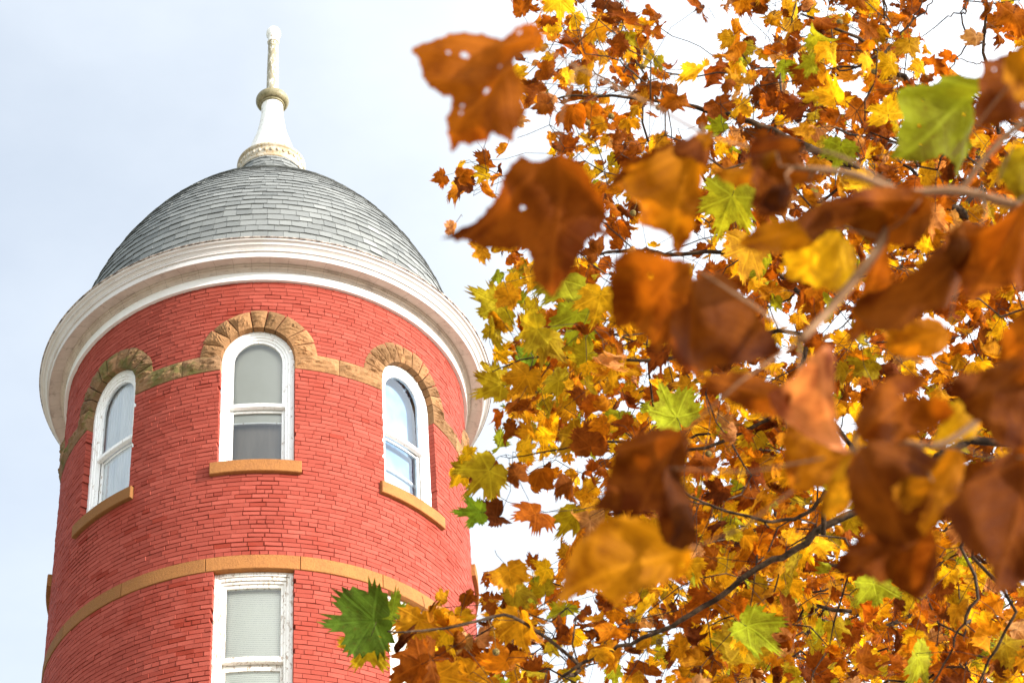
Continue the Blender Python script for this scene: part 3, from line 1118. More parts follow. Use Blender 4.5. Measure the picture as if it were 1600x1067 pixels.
def density(x, y):
    i = (x - GX0) / GS - .5; j = (y - GY0) / GS - .5
    i0, j0 = int(math.floor(i)), int(math.floor(j))
    fx, fy = i - i0, j - j0
    def g(jj, ii):
        return GRID[min(max(jj, 0), GRID.shape[0] - 1), min(max(ii, 0), GRID.shape[1] - 1)]
    return (g(j0, i0) * (1 - fx) + g(j0, i0 + 1) * fx) * (1 - fy) + (g(j0 + 1, i0) * (1 - fx) + g(j0 + 1, i0 + 1) * fx) * fy


def zone_color(x, y, rs):
    if y < 260:
        w = dict(brown=26, dark=11, rust=24, orange=15, ochre=14, yellow=10, olive=5, tan=5, lime=3)
        if x > 1250: w.update(rust=28, dark=14, yellow=11, lime=4)
    elif x < 930 and 400 < y < 700:
        w = dict(olive=26, ochre=28, yellow=12, lime=10, brown=10, rust=9, orange=10, green=3)
    elif y < 620:
        w = dict(brown=21, rust=21, orange=18, ochre=18, yellow=15, olive=4, dark=7, tan=6, lime=3)
    elif x < 1000:
        w = dict(brown=22, rust=22, ochre=20, orange=18, yellow=10, olive=7, dark=8, tan=5, lime=2)
    else:
        w = dict(ochre=24, yellow=21, orange=20, rust=18, brown=15, olive=11, dark=8, tan=6, lime=5)
    k = list(w); p = np.array([w[q] for q in k], float)
    return k[rs.choice(len(k), p=p / p.sum())]


rs = np.random.default_rng(21)
mid = empty('sycamore_tree', (5.4, 7.3, 0))
tag(mid, 'sycamore in sharp autumn leaf filling the right half beside the brick tower', 'tree', 'sycamore trees in autumn leaf')
MO = np.array([5.4, 7.3, 0.0])
KD = 1.18

# skeleton: nodes (pos, parent, radius weight)
nodes, par, wt, fixed_r = [], [], [], []


def add_node(p, pa, fr=0.0):
    nodes.append(np.asarray(p, float)); par.append(pa); wt.append(0.0); fixed_r.append(fr)
    return len(nodes) - 1


trunk_pts = [(4.6, 6.2, 0), (4.55, 6.25, 1.5), (4.4, 6.3, 3.2), (4.3, 6.3, 4.8), (4.15, 6.4, 6.4), (4.05, 6.5, 8.0), (3.9, 6.7, 9.6)]
trunk_pts = [(x_ * KD, y_ * KD, z_ if z_ < 1 else 1.6 + (z_ - 1.6) * KD) for x_, y_, z_ in trunk_pts]
trunk_pts[0] = (5.4, 7.3, 0)
tp = spline(trunk_pts, 4)
prev = -1
tr_ids = []
for i, p in enumerate(tp):
    prev = add_node(p, prev, .22 * (1 - i / len(tp)) ** .8 + .03)
    tr_ids.append(prev)


def branch_px(pts, d, r0, r1, start_trunk=None, sub=4):
    """limb through photo pixels at given depths; first point joins the trunk (or another node)"""
    P = [at(x, y, dd * KD) for (x, y), dd in zip(pts, d)]
    ids = []
    if start_trunk is None:
        A = np.array(nodes); j = int(np.argmin(np.linalg.norm(A - P[0], axis=1)))
    else: j = tr_ids[int(start_trunk * (len(tr_ids) - 1))]
    P = [nodes[j]] + P
    S = spline(P, sub)
    pr_ = j
    for i, p in enumerate(S[1:]):
        u = i / (len(S) - 2)
        pr_ = add_node(p + rs.normal(0, .004, 3), pr_, r0 + (r1 - r0) * u)
        ids.append(pr_)
    return ids


B = []
B += branch_px([(1660, 700), (1420, 770), (1300, 815), (1250, 855), (1190, 882), (1130, 928), (1070, 966), (1030, 986), (970, 1010), (905, 1040), (850, 1075)],
               [6.9, 6.85, 6.8, 6.8, 6.8, 6.8, 6.8, 6.8, 6.8, 6.8, 6.8], .016, .005, .62)
B += branch_px([(1285, 830), (1290, 765), (1270, 796), (1230, 812), (1180, 811), (1120, 791), (1070, 770)], [6.75] * 7, .010, .004)
B += branch_px([(1660, 420), (1500, 330), (1330, 262), (1240, 220), (1190, 197), (1153, 185), (1069, 163), (1012, 157), (900, 149), (850, 160)], [8.2] * 10, .024, .003, .85)
B += branch_px([(1040, 160), (1028, 155), (990, 115), (960, 92), (915, 86)], [8.1] * 5, .006, .002)
B += branch_px([(1490, 230), (1430, 137), (1400, 110), (1370, 80), (1340, 60), (1290, 40), (1250, 20)], [7.6] * 7, .015, .004)
B += branch_px([(1300, 470), (1180, 400), (1040, 396), (1000, 391), (935, 396), (890, 398), (850, 420)], [7.8] * 7, .012, .003)
B += branch_px([(1030, 396), (1010, 396), (990, 385), (945, 352)], [7.8] * 4, .006, .003)
B += branch_px([(1640, 860), (1590, 950), (1555, 1015), (1525, 1075)], [6.6] * 4, .0075, .004, .5)
B += branch_px([(1640, 820), (1530, 935), (1500, 985), (1475, 1035), (1450, 1080)], [7.0] * 5, .0065, .004, .55)
B += branch_px([(1560, 230), (1545, 130), (1537, 70), (1541, 0), (1545, -40)], [8.4] * 5, .011, .004)
B += branch_px([(1537, 70), (1515, 65), (1503, 28), (1508, 0), (1500, -30)], [8.4] * 5, .006, .003)
B += branch_px([(1515, 65), (1495, 92), (1480, 115)], [8.4] * 3, .005, .002)
B += branch_px([(1525, 100), (1500, 92), (1490, 95)], [8.4] * 3, .004, .002)
B += branch_px([(1510, 20), (1490, 22), (1470, 36), (1440, 60)], [8.4] * 4, .005, .002)
B += branch_px([(1380, 85), (1420, 40), (1450, 10), (1465, -20)], [7.7] * 4, .007, .003)
B += branch_px([(1420, 40), (1440, 5), (1420, -20)], [7.7] * 3, .004, .002)
B += branch_px([(1310, 110), (1303, 60), (1296, 25)], [7.8] * 3, .005, .002)
B += branch_px([(1390, 100), (1310, 105), (1250, 123), (1180, 135)], [7.8] * 4, .006, .002)
B += branch_px([(1270, 640), (1100, 700), (980, 690), (880, 700), (800, 715)], [7.2] * 5, .009, .002)
B += branch_px([(1250, 520), (1050, 560), (920, 560), (830, 560), (770, 580)], [7.3] * 5, .010, .002)
B += branch_px([(905, 1040), (840, 985), (790, 960), (730, 975), (660, 985), (610, 985)], [7.0, 6.8, 6.6, 6.5, 6.4, 6.3], .008, .003)

# hand-placed leaves that stand out (x, y, width px, colour, tip angle in image, tilt, crisp)
HAND = [
    (556, 972, 125, 'deepgreen', 188, .25, .12), (603, 950, 72, 'green', 140, .4, .3), (568, 1018, 80, 'olive', 235, .5, .3), (625, 1005, 70, 'dark', 215, .6, .9), (665, 1035, 70, 'brown', 180, .6, .9), (735, 1010, 80, 'brown', 300, .6, .8), (780, 1045, 90, 'orange', 250, .6, .7), (720, 1062, 90, 'ochre', 240, .5, .5), (815, 985, 80, 'ochre', 270, .5, .5), (770, 965, 60, 'brown', 270, .8, .9),
    (650, 985, 80, 'ochre', 250, .5, .7), (690, 955, 75, 'ochre', 95, .5, .5), (690, 990, 80, 'orange', 275, .5, .8),
    (640, 1045, 85, 'brown', 200, .6, .8), (715, 1030, 85, 'brown', 260, .6, .8), (690, 1070, 95, 'ochre', 290, .5, .6), (755, 985, 60, 'tan', 60, 1.0, .8),
    (736, 800, 62, 'green', 185, .9, .15), (752, 748, 85, 'olive', 225, .4, .3), (798, 728, 80, 'brown', 120, .5, .7), (835, 745, 90, 'rust', 245, .5, .6),
    (765, 808, 60, 'dark', 205, 1.0, .8), (885, 765, 52, 'brown', 260, .7, .8), (825, 805, 70, 'rust', 225, 1.1, .7), (888, 815, 72, 'olive', 250, 1.2, .5),
    (880, 690, 80, 'ochre', 200, .5, .4), (922, 680, 75, 'brown', 90, .5, .7), (905, 850, 80, 'orange', 245, .5, .4),
    (798, 905, 66, 'ochre', 290, .4, .4), (850, 912, 50, 'olive', 100, .5, .4), (875, 960, 55, 'lime', 260, 1.0, .4),
    (705, 360, 34, 'tan', 250, .5, .8), (745, 395, 45, 'ochre', 200, .7, .8), (775, 398, 40, 'yellow', 300, .7, .8),
    (765, 484, 82, 'olive', 215, .35, .2), (800, 470, 62, 'ochre', 300, .5, .5), (775, 505, 45, 'ochre', 230, .9, .4),
    (768, 595, 72, 'olive', 160, .4, .4), (815, 600, 70, 'ochre', 240, .5, .4), (800, 640, 60, 'brown', 250, .6, .6),
    (872, 455, 85, 'lime', 245, .35, .15), (897, 508, 85, 'lime', 250, .35, .15), (935, 478, 80, 'yellow', 255, .35, .2), (825, 520, 70, 'olive', 200, .4, .3), (850, 545, 75, 'olive', 260, .4, .3), (905, 560, 70, 'olive', 200, .5, .4),
    (1135, 330, 110, 'lime', 255, .3, .15), (1045, 635, 95, 'lime', 110, .4, .25), (1185, 990, 95, 'lime', 320, .4, .3), (1135, 888, 55, 'yellow', 285, .4, .3),
    (1310, 243, 62, 'lime', 250, .4, .2), (1165, 405, 95, 'ochre', 250, .4, .4), (1385, 165, 62, 'yellow', 110, .4, .3), (1300, 140, 60, 'yellow', 120, .4, .3),
    (1210, 475, 34, 'lime', 240, .4, .2), (1340, 290, 62, 'yellow', 200, .4, .3), (845, 165, 42, 'brown', 200, .6, .8), (888, 180, 72, 'rust', 245, .5, .6), (825, 130, 40, 'brown', 200, .6, .8),
    (1095, 20, 36, 'dark', 250, .9, .9), (875, 12, 60, 'yellow', 270, .4, .2), (1520, 65, 44, 'tan', 240, 1.1, .7), (1545, 22, 42, 'brown', 270, .9, .8),
    (1580, 35, 60, 'rust', 250, .5, .7), (1080, 8, 40, 'brown', 200, .9, .8), (1370, 925, 70, 'lime', 280, .5, .2), (1440, 1040, 80, 'lime', 310, .8, .2),
    (1150, 1025, 110, 'olive', 240, .4, .3), (940, 1010, 60, 'ochre', 60, .4, .5),
]
leaf_jobs = []       # (pos, size, colour, tip, normal, crisp, own)
for (x, y, w, cn, ta, tl_, cr_) in HAND:
    d = rs.uniform(6.6, 7.4) * KD
    sz = w * 1.12 * d / F_PX
    t, n = rand_frame(rs, spread=tl_, tip_img=ta)
    leaf_jobs.append((at(x, y, d) - t * sz * .2, sz, cn, t, n, cr_, True))

# leaf clusters through the depth of the crown
clusters = []
tries = 0
while len(clusters) < 1230 and tries < 60000:
    tries += 1
    x, y = rs.uniform(690, 1690), rs.uniform(-60, 1110)
    d0 = density(x, y)
    if d0 < 1.6 or rs.uniform(0, 9) > d0 * .95: continue
    deep = rs.uniform() ** 1.15
    clusters.append((x, y, 8.2 + deep * 7.0, d0))
for (x, y, d, d0) in clusters:
    c = at(x, y, d)
    k = rs.integers(3, 6)
    for q in range(k):
        off = rs.normal(0, .085, 3) * (.8 if d0 < 4 else 1.25)
        p = c + off
        # thin edge clusters must stay inside the crown's outline
        v = p - EYE
        w_ = v @ nf
        qx, qy = 800 + F_PX * (v @ ncx) / w_, 533.5 - F_PX * (v @ ncy) / w_
        dq = density(qx, qy)
        if dq < 1.3 or rs.uniform() > (dq + 1.5) / 6: continue
        t, n = rand_frame(rs)
        cn = zone_color(qx, qy, rs)
        crisp = {'brown': .75, 'dark': 1.0, 'rust': .75, 'tan': .9, 'orange': .6, 'ochre': .5}.get(cn, .32) * rs.uniform(.6, 1.5)
        sz = rs.uniform(.085, .175) * (.9 if y < 300 else 1.0)
        leaf_jobs.append((p, sz, cn, t, n, crisp, False))

# twigs: attach every cluster to the nearest node lying nearer the trunk
order = sorted(clusters, key=lambda q: np.linalg.norm(at(q[0], q[1], q[2]) - np.array([4.8, 7.6, 7.6])))
core = np.array([4.8, 7.6, 7.6])
arr = np.zeros((90000, 3)); cnt_n = len(nodes); arr[:cnt_n] = np.array(nodes)
for (x, y, d, d0) in order:
    c = at(x, y, d)
    D = np.linalg.norm(arr[:cnt_n] - c, axis=1) + .15 * np.linalg.norm(arr[:cnt_n] - core, axis=1)
    j = int(np.argmin(D))
    a = arr[j]
    L = np.linalg.norm(c - a)
    nseg = max(2, int(L / .09))
    sag = rs.normal(0, .10 * L, 3)
    pr_ = j
    for q in range(1, nseg + 1):
        u = q / nseg
        p = a + (c - a) * u + sag * math.sin(math.pi * u) + rs.normal(0, .010, 3) * (q < nseg)
        pr_ = add_node(p, pr_)
        arr[cnt_n] = p; cnt_n += 1
    wt[pr_] += 1
for i in range(len(nodes) - 1, 0, -1):
    if par[i] >= 0: wt[par[i]] += wt[i]
rad_n = [max(fr, .0016 * max(w_, .6) ** .40) for fr, w_ in zip(fixed_r, wt)]
kids = {}
for i, pa in enumerate(par): kids.setdefault(pa, []).append(i)
# chains
trunk_mb, branch_mb, twig_mb = MB(), MB(), MB()
done = set()
stack = [0]
while stack:
    i0 = stack.pop()
    chain = [par[i0]] if par[i0] >= 0 else []
    i = i0
    while True:
        chain.append(i)
        ks = kids.get(i, [])
        if not ks: break
        ks = sorted(ks, key=lambda q: -rad_n[q])
        stack.extend(ks[1:])
        i = ks[0]
    if len(chain) < 2: continue
    rr = [rad_n[q] for q in chain]
    if par[i0] >= 0: rr[0] = min(rr[0], rr[1] * 1.15)
    pts = [nodes[q] - MO for q in chain]
    tgt = trunk_mb if i0 == 0 else (branch_mb if max(rr) > .0075 else twig_mb)
    tube(tgt, pts, rr, 10 if i0 == 0 else (7 if max(rr) > .0075 else 4), cap=False)
trunk = trunk_mb.build('trunk', BARK, mid, True)
branch_mb.build('branches', BACKLITBARK, mid, True)
twigs = twig_mb

lb = LB()
A = arr[:cnt_n]
for (p, sz, cn, t, n, crisp, own) in leaf_jobs:
    col = jcol(cn, rs)
    P, fs, uv = make_leaf(sz, crisp, p, t, n, rs)
    # petiole to the nearest twig
    b0 = P[0] - t * sz * .08
    j = int(np.argmin(np.linalg.norm(A - (p - t * .10), axis=1)))
    e = A[j]
    L = np.linalg.norm(e - b0)
    if L > .32:
        e = b0 - t * .07 + rs.normal(0, .02, 3)
    midp = (b0 + e) / 2 + rs.normal(0, .012, 3) - t * .01
    tube(twigs, [x_ - MO for x_ in (P[0], b0, midp, e)], [.0011, .0013, .0012, .0013], 3, cap=False)
    if own:
        ob = LB(); ob.add(P - MO, fs, uv, col, rs.uniform(0, 100))
        o = ob.build('leaf', mid)
        nm = {'lime': 'yellow-green', 'green': 'green', 'deepgreen': 'deep green', 'yellow': 'bright yellow', 'olive': 'olive yellow', 'dark': 'dark brown shrivelled',
              'brown': 'crisp brown', 'rust': 'rust brown', 'tan': 'pale tan curled', 'orange': 'orange', 'ochre': 'ochre speckled'}[cn]
        tag(o, nm + ' leaf')
    else:
        lb.add(P - MO, fs, uv, col, rs.uniform(0, 100))
twigs.build('twigs', TWIG, mid, True)
lb.build('crown', mid)

# seed balls on thin stalks
for (x, y, d) in ((918, 192, 7.7), (955, 182, 7.7), (1009, 82, 7.7), (1029, 168, 7.6), (1384, 145, 7.5), (1312, 35, 7.5), (1366, 112, 7.6), (1446, 122, 7.7), (1107, 709, 7.2), (988, 968, 7.2), (989, 333, 7.5), (1005, 104, 7.7), (1030, 1002, 7.4), (775, 1018, 6.5)):
    c = at(x, y, d * KD)
    mb = MB()
    n = 14
    vs, fs = [], []
    for j in range(n // 2 + 1):
        for q in range(n):
            a, b = math.pi * j / (n // 2), 2 * math.pi * q / n
            rr = .0125 * (1 + random.uniform(-.06, .06))
            vs.append(c - MO + rr * np.array([math.sin(a) * math.cos(b), math.sin(a) * math.sin(b), math.cos(a)]))
    for j in range(n // 2):
        for q in range(n): fs.append((j * n + q, j * n + (q + 1) % n, (j + 1) * n + (q + 1) % n, (j + 1) * n + q))
    mb.add(vs, fs)
    j = int(np.argmin(np.linalg.norm(A - (c + [0, 0, .09]), axis=1)))
    e = A[j] if np.linalg.norm(A[j] - c) < .3 else c + np.array([.02, .02, .1])
    tube(mb, [c - MO, (c + e) / 2 + [.01, 0, .01] - MO, e - MO], .0011, 4)
    mb.build('seed_ball', SEED, mid, True)

# ------------------------------------------------------------------ far tree
rs = np.random.default_rng(33)
FO = np.array([8.2, 21.5, 0.0])
far = empty('sycamore_tree', tuple(FO))
tag(far, 'small far sycamore crown glowing orange low behind the sharp right hand tree', 'tree', 'sycamore trees in autumn leaf')
lb = LB(); tw = MB(); lim = MB()
fc = at(1500, 1100, 24.0)
tpts = spline([FO, FO + [-.1, 0, 5], FO + [-.3, .1, 10], fc + [0.3, 0, -1.2], fc + [0, 0, .8]], 5)
tube(lim, [p - FO for p in tpts], [.28 * (1 - i / len(tpts)) ** .7 + .02 for i in range(len(tpts))], 10)
lim.build('trunk', BARK, far, True)
cl = []
while len(cl) < 420:
    x, y = rs.uniform(1120, 1720), rs.uniform(830, 1200)
    edge = 900 - .10 * (x - 1400) + 55 * math.sin(x * .02)
    if y < edge + rs.uniform(-40, 40) or rs.uniform() > (1.0 if x > 1230 else .45): continue
    cl.append((x, y, rs.uniform(21.5, 27)))
fn = [p for p in tpts[8:]]
fa = [np.array(p) for p in fn]
order = sorted(cl, key=lambda q: np.linalg.norm(at(*q) - fc))
for q in order:
    c = at(*q)
    AA = np.array(fa); j = int(np.argmin(np.linalg.norm(AA - c, axis=1) + .2 * np.linalg.norm(AA - fc, axis=1)))
    a = AA[j]; m_ = (a + c) / 2 + rs.normal(0, .08, 3)
    tube(tw, [a - FO, m_ - FO, c - FO], [.012, .008, .004], 4, cap=False)
    fa += [m_, c]
    for k in range(rs.integers(5, 9)):
        p = c + rs.normal(0, .22, 3)
        t, n = rand_frame(rs)
        cn = ['rust', 'orange', 'ochre', 'yellow', 'brown', 'tan'][rs.choice(6, p=[.24, .26, .2, .1, .14, .06])]
        P, fs, uv = make_leaf(rs.uniform(.11, .19), .6, p, t, n, rs, lo=True)
        lb.add(P - FO, fs, uv, jcol(cn, rs), rs.uniform(0, 100))
tw.build('branches', BARK, far, True)
lb.build('crown', far)

# ------------------------------------------------------------------ near tree: big soft leaves close to the camera
rs = np.random.default_rng(44)
NO = np.array([2.6, 1.9, 0.0])
near = empty('sycamore_tree', tuple(NO))
tag(near, 'nearest sycamore, its big blurred brown leaves hanging on a pale twig close up', 'tree', 'sycamore trees in autumn leaf')


def region(poly, ox, oy, k): return [(ox + x / k, oy + y / k) for x, y in poly]


Z2 = lambda p: region(p, 600, 0, 3.5575)
Z4 = lambda p: region(p, 1250, 0, 3.557)
Z5 = lambda p: region(p, 680, 230, 2.885)
# (outline px, midrib base, midrib tip, colour, depth, crisp, holes px, label)
NEAR = [
    (Z2([(150, 265), (250, 210), (360, 150), (480, 130), (560, 145), (640, 95), (720, 85), (800, 110), (860, 150), (885, 210), (860, 260), (760, 280), (700, 300), (710, 360), (750, 440), (770, 500), (760, 560), (790, 620), (760, 690), (735, 740), (720, 800), (680, 780), (640, 760), (580, 790), (520, 775), (470, 790), (400, 790), (345, 830), (355, 720), (350, 660), (370, 600), (370, 540), (320, 530), (250, 470), (215, 400), (200, 340)]),
     (835, 55), (700, 215), 'rust', 2.55, .35, [(716, 80, 5), (757, 140, 5), (793, 37, 4), (721, 165, 2.5), (722, 178, 2.5), (697, 80, 2.5), (767, 94, 2)], 'rust brown leaf with small holes'),
    (Z5([(100, 370), (190, 330), (240, 270), (300, 180), (360, 90), (420, 20), (470, 60), (560, 30), (620, 60), (680, 150), (690, 210), (740, 230), (750, 330), (740, 370), (790, 400), (710, 400), (670, 500), (640, 560), (570, 640), (500, 570), (470, 480), (430, 440), (330, 450), (250, 440), (200, 410)]),
     (868, 245), (878, 445), 'brown', 2.6, .5, [(820, 323, 4.5)], 'dark rust leaf pointing down with raised midrib'),
    ([(957, 290), (985, 253), (1020, 236), (1060, 221), (1106, 212), (1102, 253), (1100, 280), (1098, 300), (1088, 332), (1078, 370), (1062, 393), (1042, 365), (1020, 355), (990, 352), (996, 330), (998, 300), (975, 285)],
     (1095, 225), (1045, 380), 'orange', 2.7, .7, [], 'orange-lit leaf with a folded brown top'),  # glow of the lit underside put into the orange
    ([(955, 292), (985, 253), (1020, 236), (1060, 221), (1108, 211), (1102, 262), (1075, 246), (1035, 248), (1000, 264), (975, 287)],
     (1104, 216), (960, 290), 'brown', 2.66, .4, [], 'brown curled lobe'),
    ([(958, 440), (965, 410), (985, 390), (1012, 386), (1040, 394), (1086, 402), (1092, 440), (1080, 470), (1060, 485), (1050, 530), (1030, 545), (1010, 520), (988, 508), (960, 515), (953, 480)],
     (1088, 408), (975, 505), 'rust', 2.45, .5, [(1015, 431, 4)], 'rust brown leaf with a pale edge'),
    ([(1062, 440), (1092, 428), (1122, 432), (1152, 460), (1178, 500), (1202, 540), (1212, 578), (1180, 582), (1130, 570), (1100, 585), (1078, 602), (1058, 590), (1040, 568), (1030, 530), (1045, 490)],
     (1090, 412), (1080, 600), 'brown', 2.5, .8, [], 'broad dark brown leaf'),
    ([(1160, 292), (1182, 262), (1190, 240), (1212, 183), (1237, 215), (1266, 262), (1272, 292), (1240, 290), (1226, 332), (1195, 326), (1170, 312)],
     (1265, 275), (1175, 305), 'brown', 2.6, 1.0, [], 'shrivelled brown leaf'),
    ([(1118, 256), (1150, 250), (1180, 240), (1210, 246), (1205, 268), (1170, 284), (1135, 276)],
     (1208, 250), (1122, 258), 'amber', 2.63, .8, [], 'curled tan lobe'),
    ([(1192, 300), (1230, 285), (1236, 300), (1226, 334), (1198, 328), (1176, 314)],
     (1232, 288), (1182, 314), 'dark', 2.57, .8, [], None),
    ([(1152, 380), (1188, 352), (1236, 340), (1278, 344), (1268, 384), (1228, 396), (1180, 398)],
     (1272, 350), (1158, 382), 'orange', 2.55, .7, [], None),  # lit end of the long brown leaf, its glow painted orange
    ([(1232, 348), (1296, 312), (1360, 300), (1410, 290), (1452, 312), (1450, 350), (1422, 385), (1380, 378), (1330, 352), (1290, 364), (1258, 384)],
     (1440, 305), (1245, 375), 'brown', 2.5, .9, [], None),
    ([(1298, 320), (1345, 296), (1410, 290), (1455, 303), (1446, 330), (1390, 326), (1340, 330)],
     (1446, 308), (1305, 322), 'rust', 2.47, .8, [], None),
    ([(1225, 400), (1255, 385), (1290, 360), (1315, 365), (1335, 395), (1338, 440), (1320, 470), (1290, 455), (1255, 450), (1228, 440)],
     (1310, 362), (1240, 445), 'yellow', 2.75, .4, [], 'golden yellow leaf'),
    ([(1375, 440), (1420, 430), (1450, 400), (1480, 365), (1515, 370), (1535, 400), (1510, 440), (1490, 475), (1440, 490), (1410, 515), (1375, 495)],
     (1510, 380), (1400, 510), 'brown', 2.55, .9, [], None),
    ([(1385, 370), (1400, 430), (1385, 485), (1345, 525), (1318, 540), (1332, 480), (1352, 430)],
     (1390, 375), (1322, 535), 'rust', 2.6, .6, [], None),
    ([(1485, 350), (1520, 325), (1560, 340), (1610, 330), (1630, 380), (1610, 435), (1560, 445), (1545, 458), (1515, 465), (1510, 420), (1490, 390)],
     (1600, 340), (1525, 455), 'rust', 2.5, .8, [], None),
    (Z4([(590, 510), (700, 490), (800, 480), (850, 440), (900, 425), (1000, 440), (990, 500), (960, 560), (975, 600), (1010, 680), (1040, 760), (1060, 850), (1000, 920), (960, 950), (910, 1000), (880, 920), (830, 880), (760, 850), (700, 880), (640, 900), (580, 890), (500, 870), (545, 810), (560, 720), (590, 620)]),
     (1535, 140), (1405, 245), 'lime', 3.6, .15, [(1459, 159, 1.8), (1438, 198, 2.2), (1434, 226, 1.8), (1511, 180, 2)], 'large yellow-green leaf'),
    ([(1548, 88), (1575, 78), (1605, 70), (1640, 110), (1620, 175), (1565, 195), (1532, 185), (1529, 140)],
     (1620, 90), (1540, 180), 'brown', 2.5, .3, [(1561, 104, 2), (1595, 167, 3)], None),
    ([(1610, 65), (1582, 90), (1566, 125), (1580, 155), (1605, 162), (1640, 120)],
     (1620, 80), (1578, 150), 'orange', 2.3, .4, [], None),
    ([(1558, 265), (1590, 228), (1620, 240), (1630, 290), (1600, 320), (1575, 295)],
     (1610, 240), (1575, 290), 'olive', 2.9, .3, [], 'olive green leaf'),
    ([(1105, 592), (1160, 574), (1222, 602), (1240, 622), (1225, 648), (1180, 640), (1140, 628), (1112, 614)],
     (1235, 630), (1110, 596), 'rust', 2.45, .6, [], None),
    ([(1205, 612), (1240, 590), (1262, 560), (1288, 548), (1302, 590), (1312, 640), (1330, 706), (1300, 696), (1268, 668), (1232, 645)],
     (1328, 704), (1270, 562), 'salmon', 2.4, .6, [], 'pale salmon folded leaf'),
    ([(1222, 690), (1238, 650), (1290, 675), (1328, 710), (1322, 745), (1290, 760), (1240, 765), (1226, 745)],
     (1325, 710), (1235, 750), 'orange', 2.5, .5, [], None),
    ([(930, 795), (955, 745), (975, 690), (1005, 675), (1040, 668), (1078, 690), (1072, 750), (1072, 830), (1060, 855), (1035, 845), (1020, 800), (990, 800)],
     (1060, 680), (1000, 800), 'brown', 2.45, .8, [], 'dark brown curled leaf'),
    ([(872, 948), (900, 880), (930, 840), (960, 818), (1000, 812), (1040, 828), (1072, 850), (1066, 888), (1040, 902), (1010, 917), (990, 932), (975, 952), (940, 928), (908, 942)],
     (1060, 850), (885, 940), 'amber', 2.55, .5, [(1054, 873, 4.5), (993, 813, 3.5)], 'amber leaf pointing down left'),
    ([(1030, 748), (1052, 730), (1076, 752), (1074, 835), (1058, 858), (1040, 842)],
     (1060, 735), (1055, 852), 'dark', 2.42, .5, [], None),  # added dark strip painting the shadow inside the brown curled leaf
    ([(1482, 700), (1512, 718), (1504, 770), (1474, 792), (1452, 832), (1438, 818), (1466, 752)],
     (1500, 708), (1446, 826), 'orange', 2.27, .6, [], None),  # added strip, a bright lit streak over the brown leaf painted orange
    ([(1398, 762), (1425, 742), (1452, 752), (1446, 778), (1418, 800), (1400, 786)],
     (1448, 752), (1404, 792), 'amber', 2.28, .5, [], None),  # added piece painting a lit spot of the brown leaf in amber
    ([(1333, 660), (1365, 605), (1408, 578), (1452, 578), (1442, 602), (1405, 618), (1470, 612), (1495, 640), (1450, 668), (1390, 692), (1345, 695)],
     (1340, 690), (1450, 590), 'rust', 2.35, .9, [], None),
    ([(1458, 698), (1475, 655), (1510, 605), (1525, 618), (1502, 650), (1538, 655), (1525, 682), (1482, 694)],
     (1515, 612), (1465, 692), 'yellow', 2.6, .5, [], 'narrow yellow leaf'),
    ([(1485, 600), (1530, 575), (1570, 550), (1610, 535), (1650, 600), (1630, 690), (1560, 695), (1530, 662), (1508, 640)],
     (1620, 560), (1510, 630), 'brown', 2.3, .9, [], None),
    ([(1322, 730), (1360, 698), (1430, 692), (1480, 705), (1535, 698), (1525, 745), (1492, 795), (1440, 825), (1400, 855), (1360, 825), (1330, 792)],
     (1340, 705), (1420, 845), 'brown', 2.3, .8, [], None),
    ([(1330, 708), (1348, 750), (1322, 802), (1290, 803), (1278, 790), (1298, 748)],
     (1332, 710), (1288, 800), 'ochre', 2.4, .4, [], None),
    ([(1303, 892), (1328, 850), (1360, 818), (1400, 828), (1450, 822), (1468, 870), (1468, 908), (1440, 930), (1400, 898), (1375, 912), (1340, 902)],
     (1400, 822), (1330, 895), 'brown', 2.35, .8, [], None),
    ([(1478, 800), (1518, 748), (1560, 715), (1620, 700), (1660, 800), (1610, 905), (1560, 925), (1545, 875), (1508, 855)],
     (1620, 715), (1555, 915), 'brown', 2.2, .8, [], None),
    ([(1570, 520), (1590, 480), (1630, 450), (1650, 540), (1610, 590), (1565, 575)], (1630, 470), (1575, 570), 'rust', 2.4, .6, [], None),
    ([(1385, 520), (1420, 500), (1470, 500), (1480, 540), (1440, 560), (1400, 555)], (1480, 510), (1395, 550), 'orange', 2.9, .7, [], None),
]


def serrate(poly, rs, step=13):
    P = np.array(poly)
    out = []
    n = len(P)
    area = .5 * np.sum(P[:, 0] * np.roll(P[:, 1], -1) - P[:, 1] * np.roll(P[:, 0], -1))
    sg = 1 if area > 0 else -1
    S = []
    for i in range(n):
        a, b, c, d = P[i - 1], P[i], P[(i + 1) % n], P[(i + 2) % n]
        L = np.linalg.norm(c - b)
        k = max(2, int(L / 4.5))
        for q in range(k):
            t = q / k
            cr_ = .5 * (2 * b + (c - a) * t + (2 * a - 5 * b + 4 * c - d) * t * t + (3 * b - a - 3 * c + d) * t ** 3)
            S.append(.55 * cr_ + .45 * (b + (c - b) * t))
    S = np.array(S)
    T = np.roll(S, -1, 0) - np.roll(S, 1, 0)
    N = np.c_[T[:, 1], -T[:, 0]] * sg; N /= np.linalg.norm(N, axis=1)[:, None] + 1e-9
    for i in range(len(S)):
        h = (2.2 * rs.uniform(.5, 1.5) if i % 4 == 0 else -.6)
        out.append(S[i] + N[i] * h)
    return np.array(out)


def inside(P, poly):
    x, y = P[:, 0], P[:, 1]
    r = np.zeros(len(P), bool)
    j = len(poly) - 1
    for i in range(len(poly)):
        xi, yi = poly[i]; xj, yj = poly[j]
        c = ((yi > y) != (yj > y)) & (x < (xj - xi) * (y - yi) / (yj - yi + 1e-12) + xi)
        r ^= c; j = i
    return r


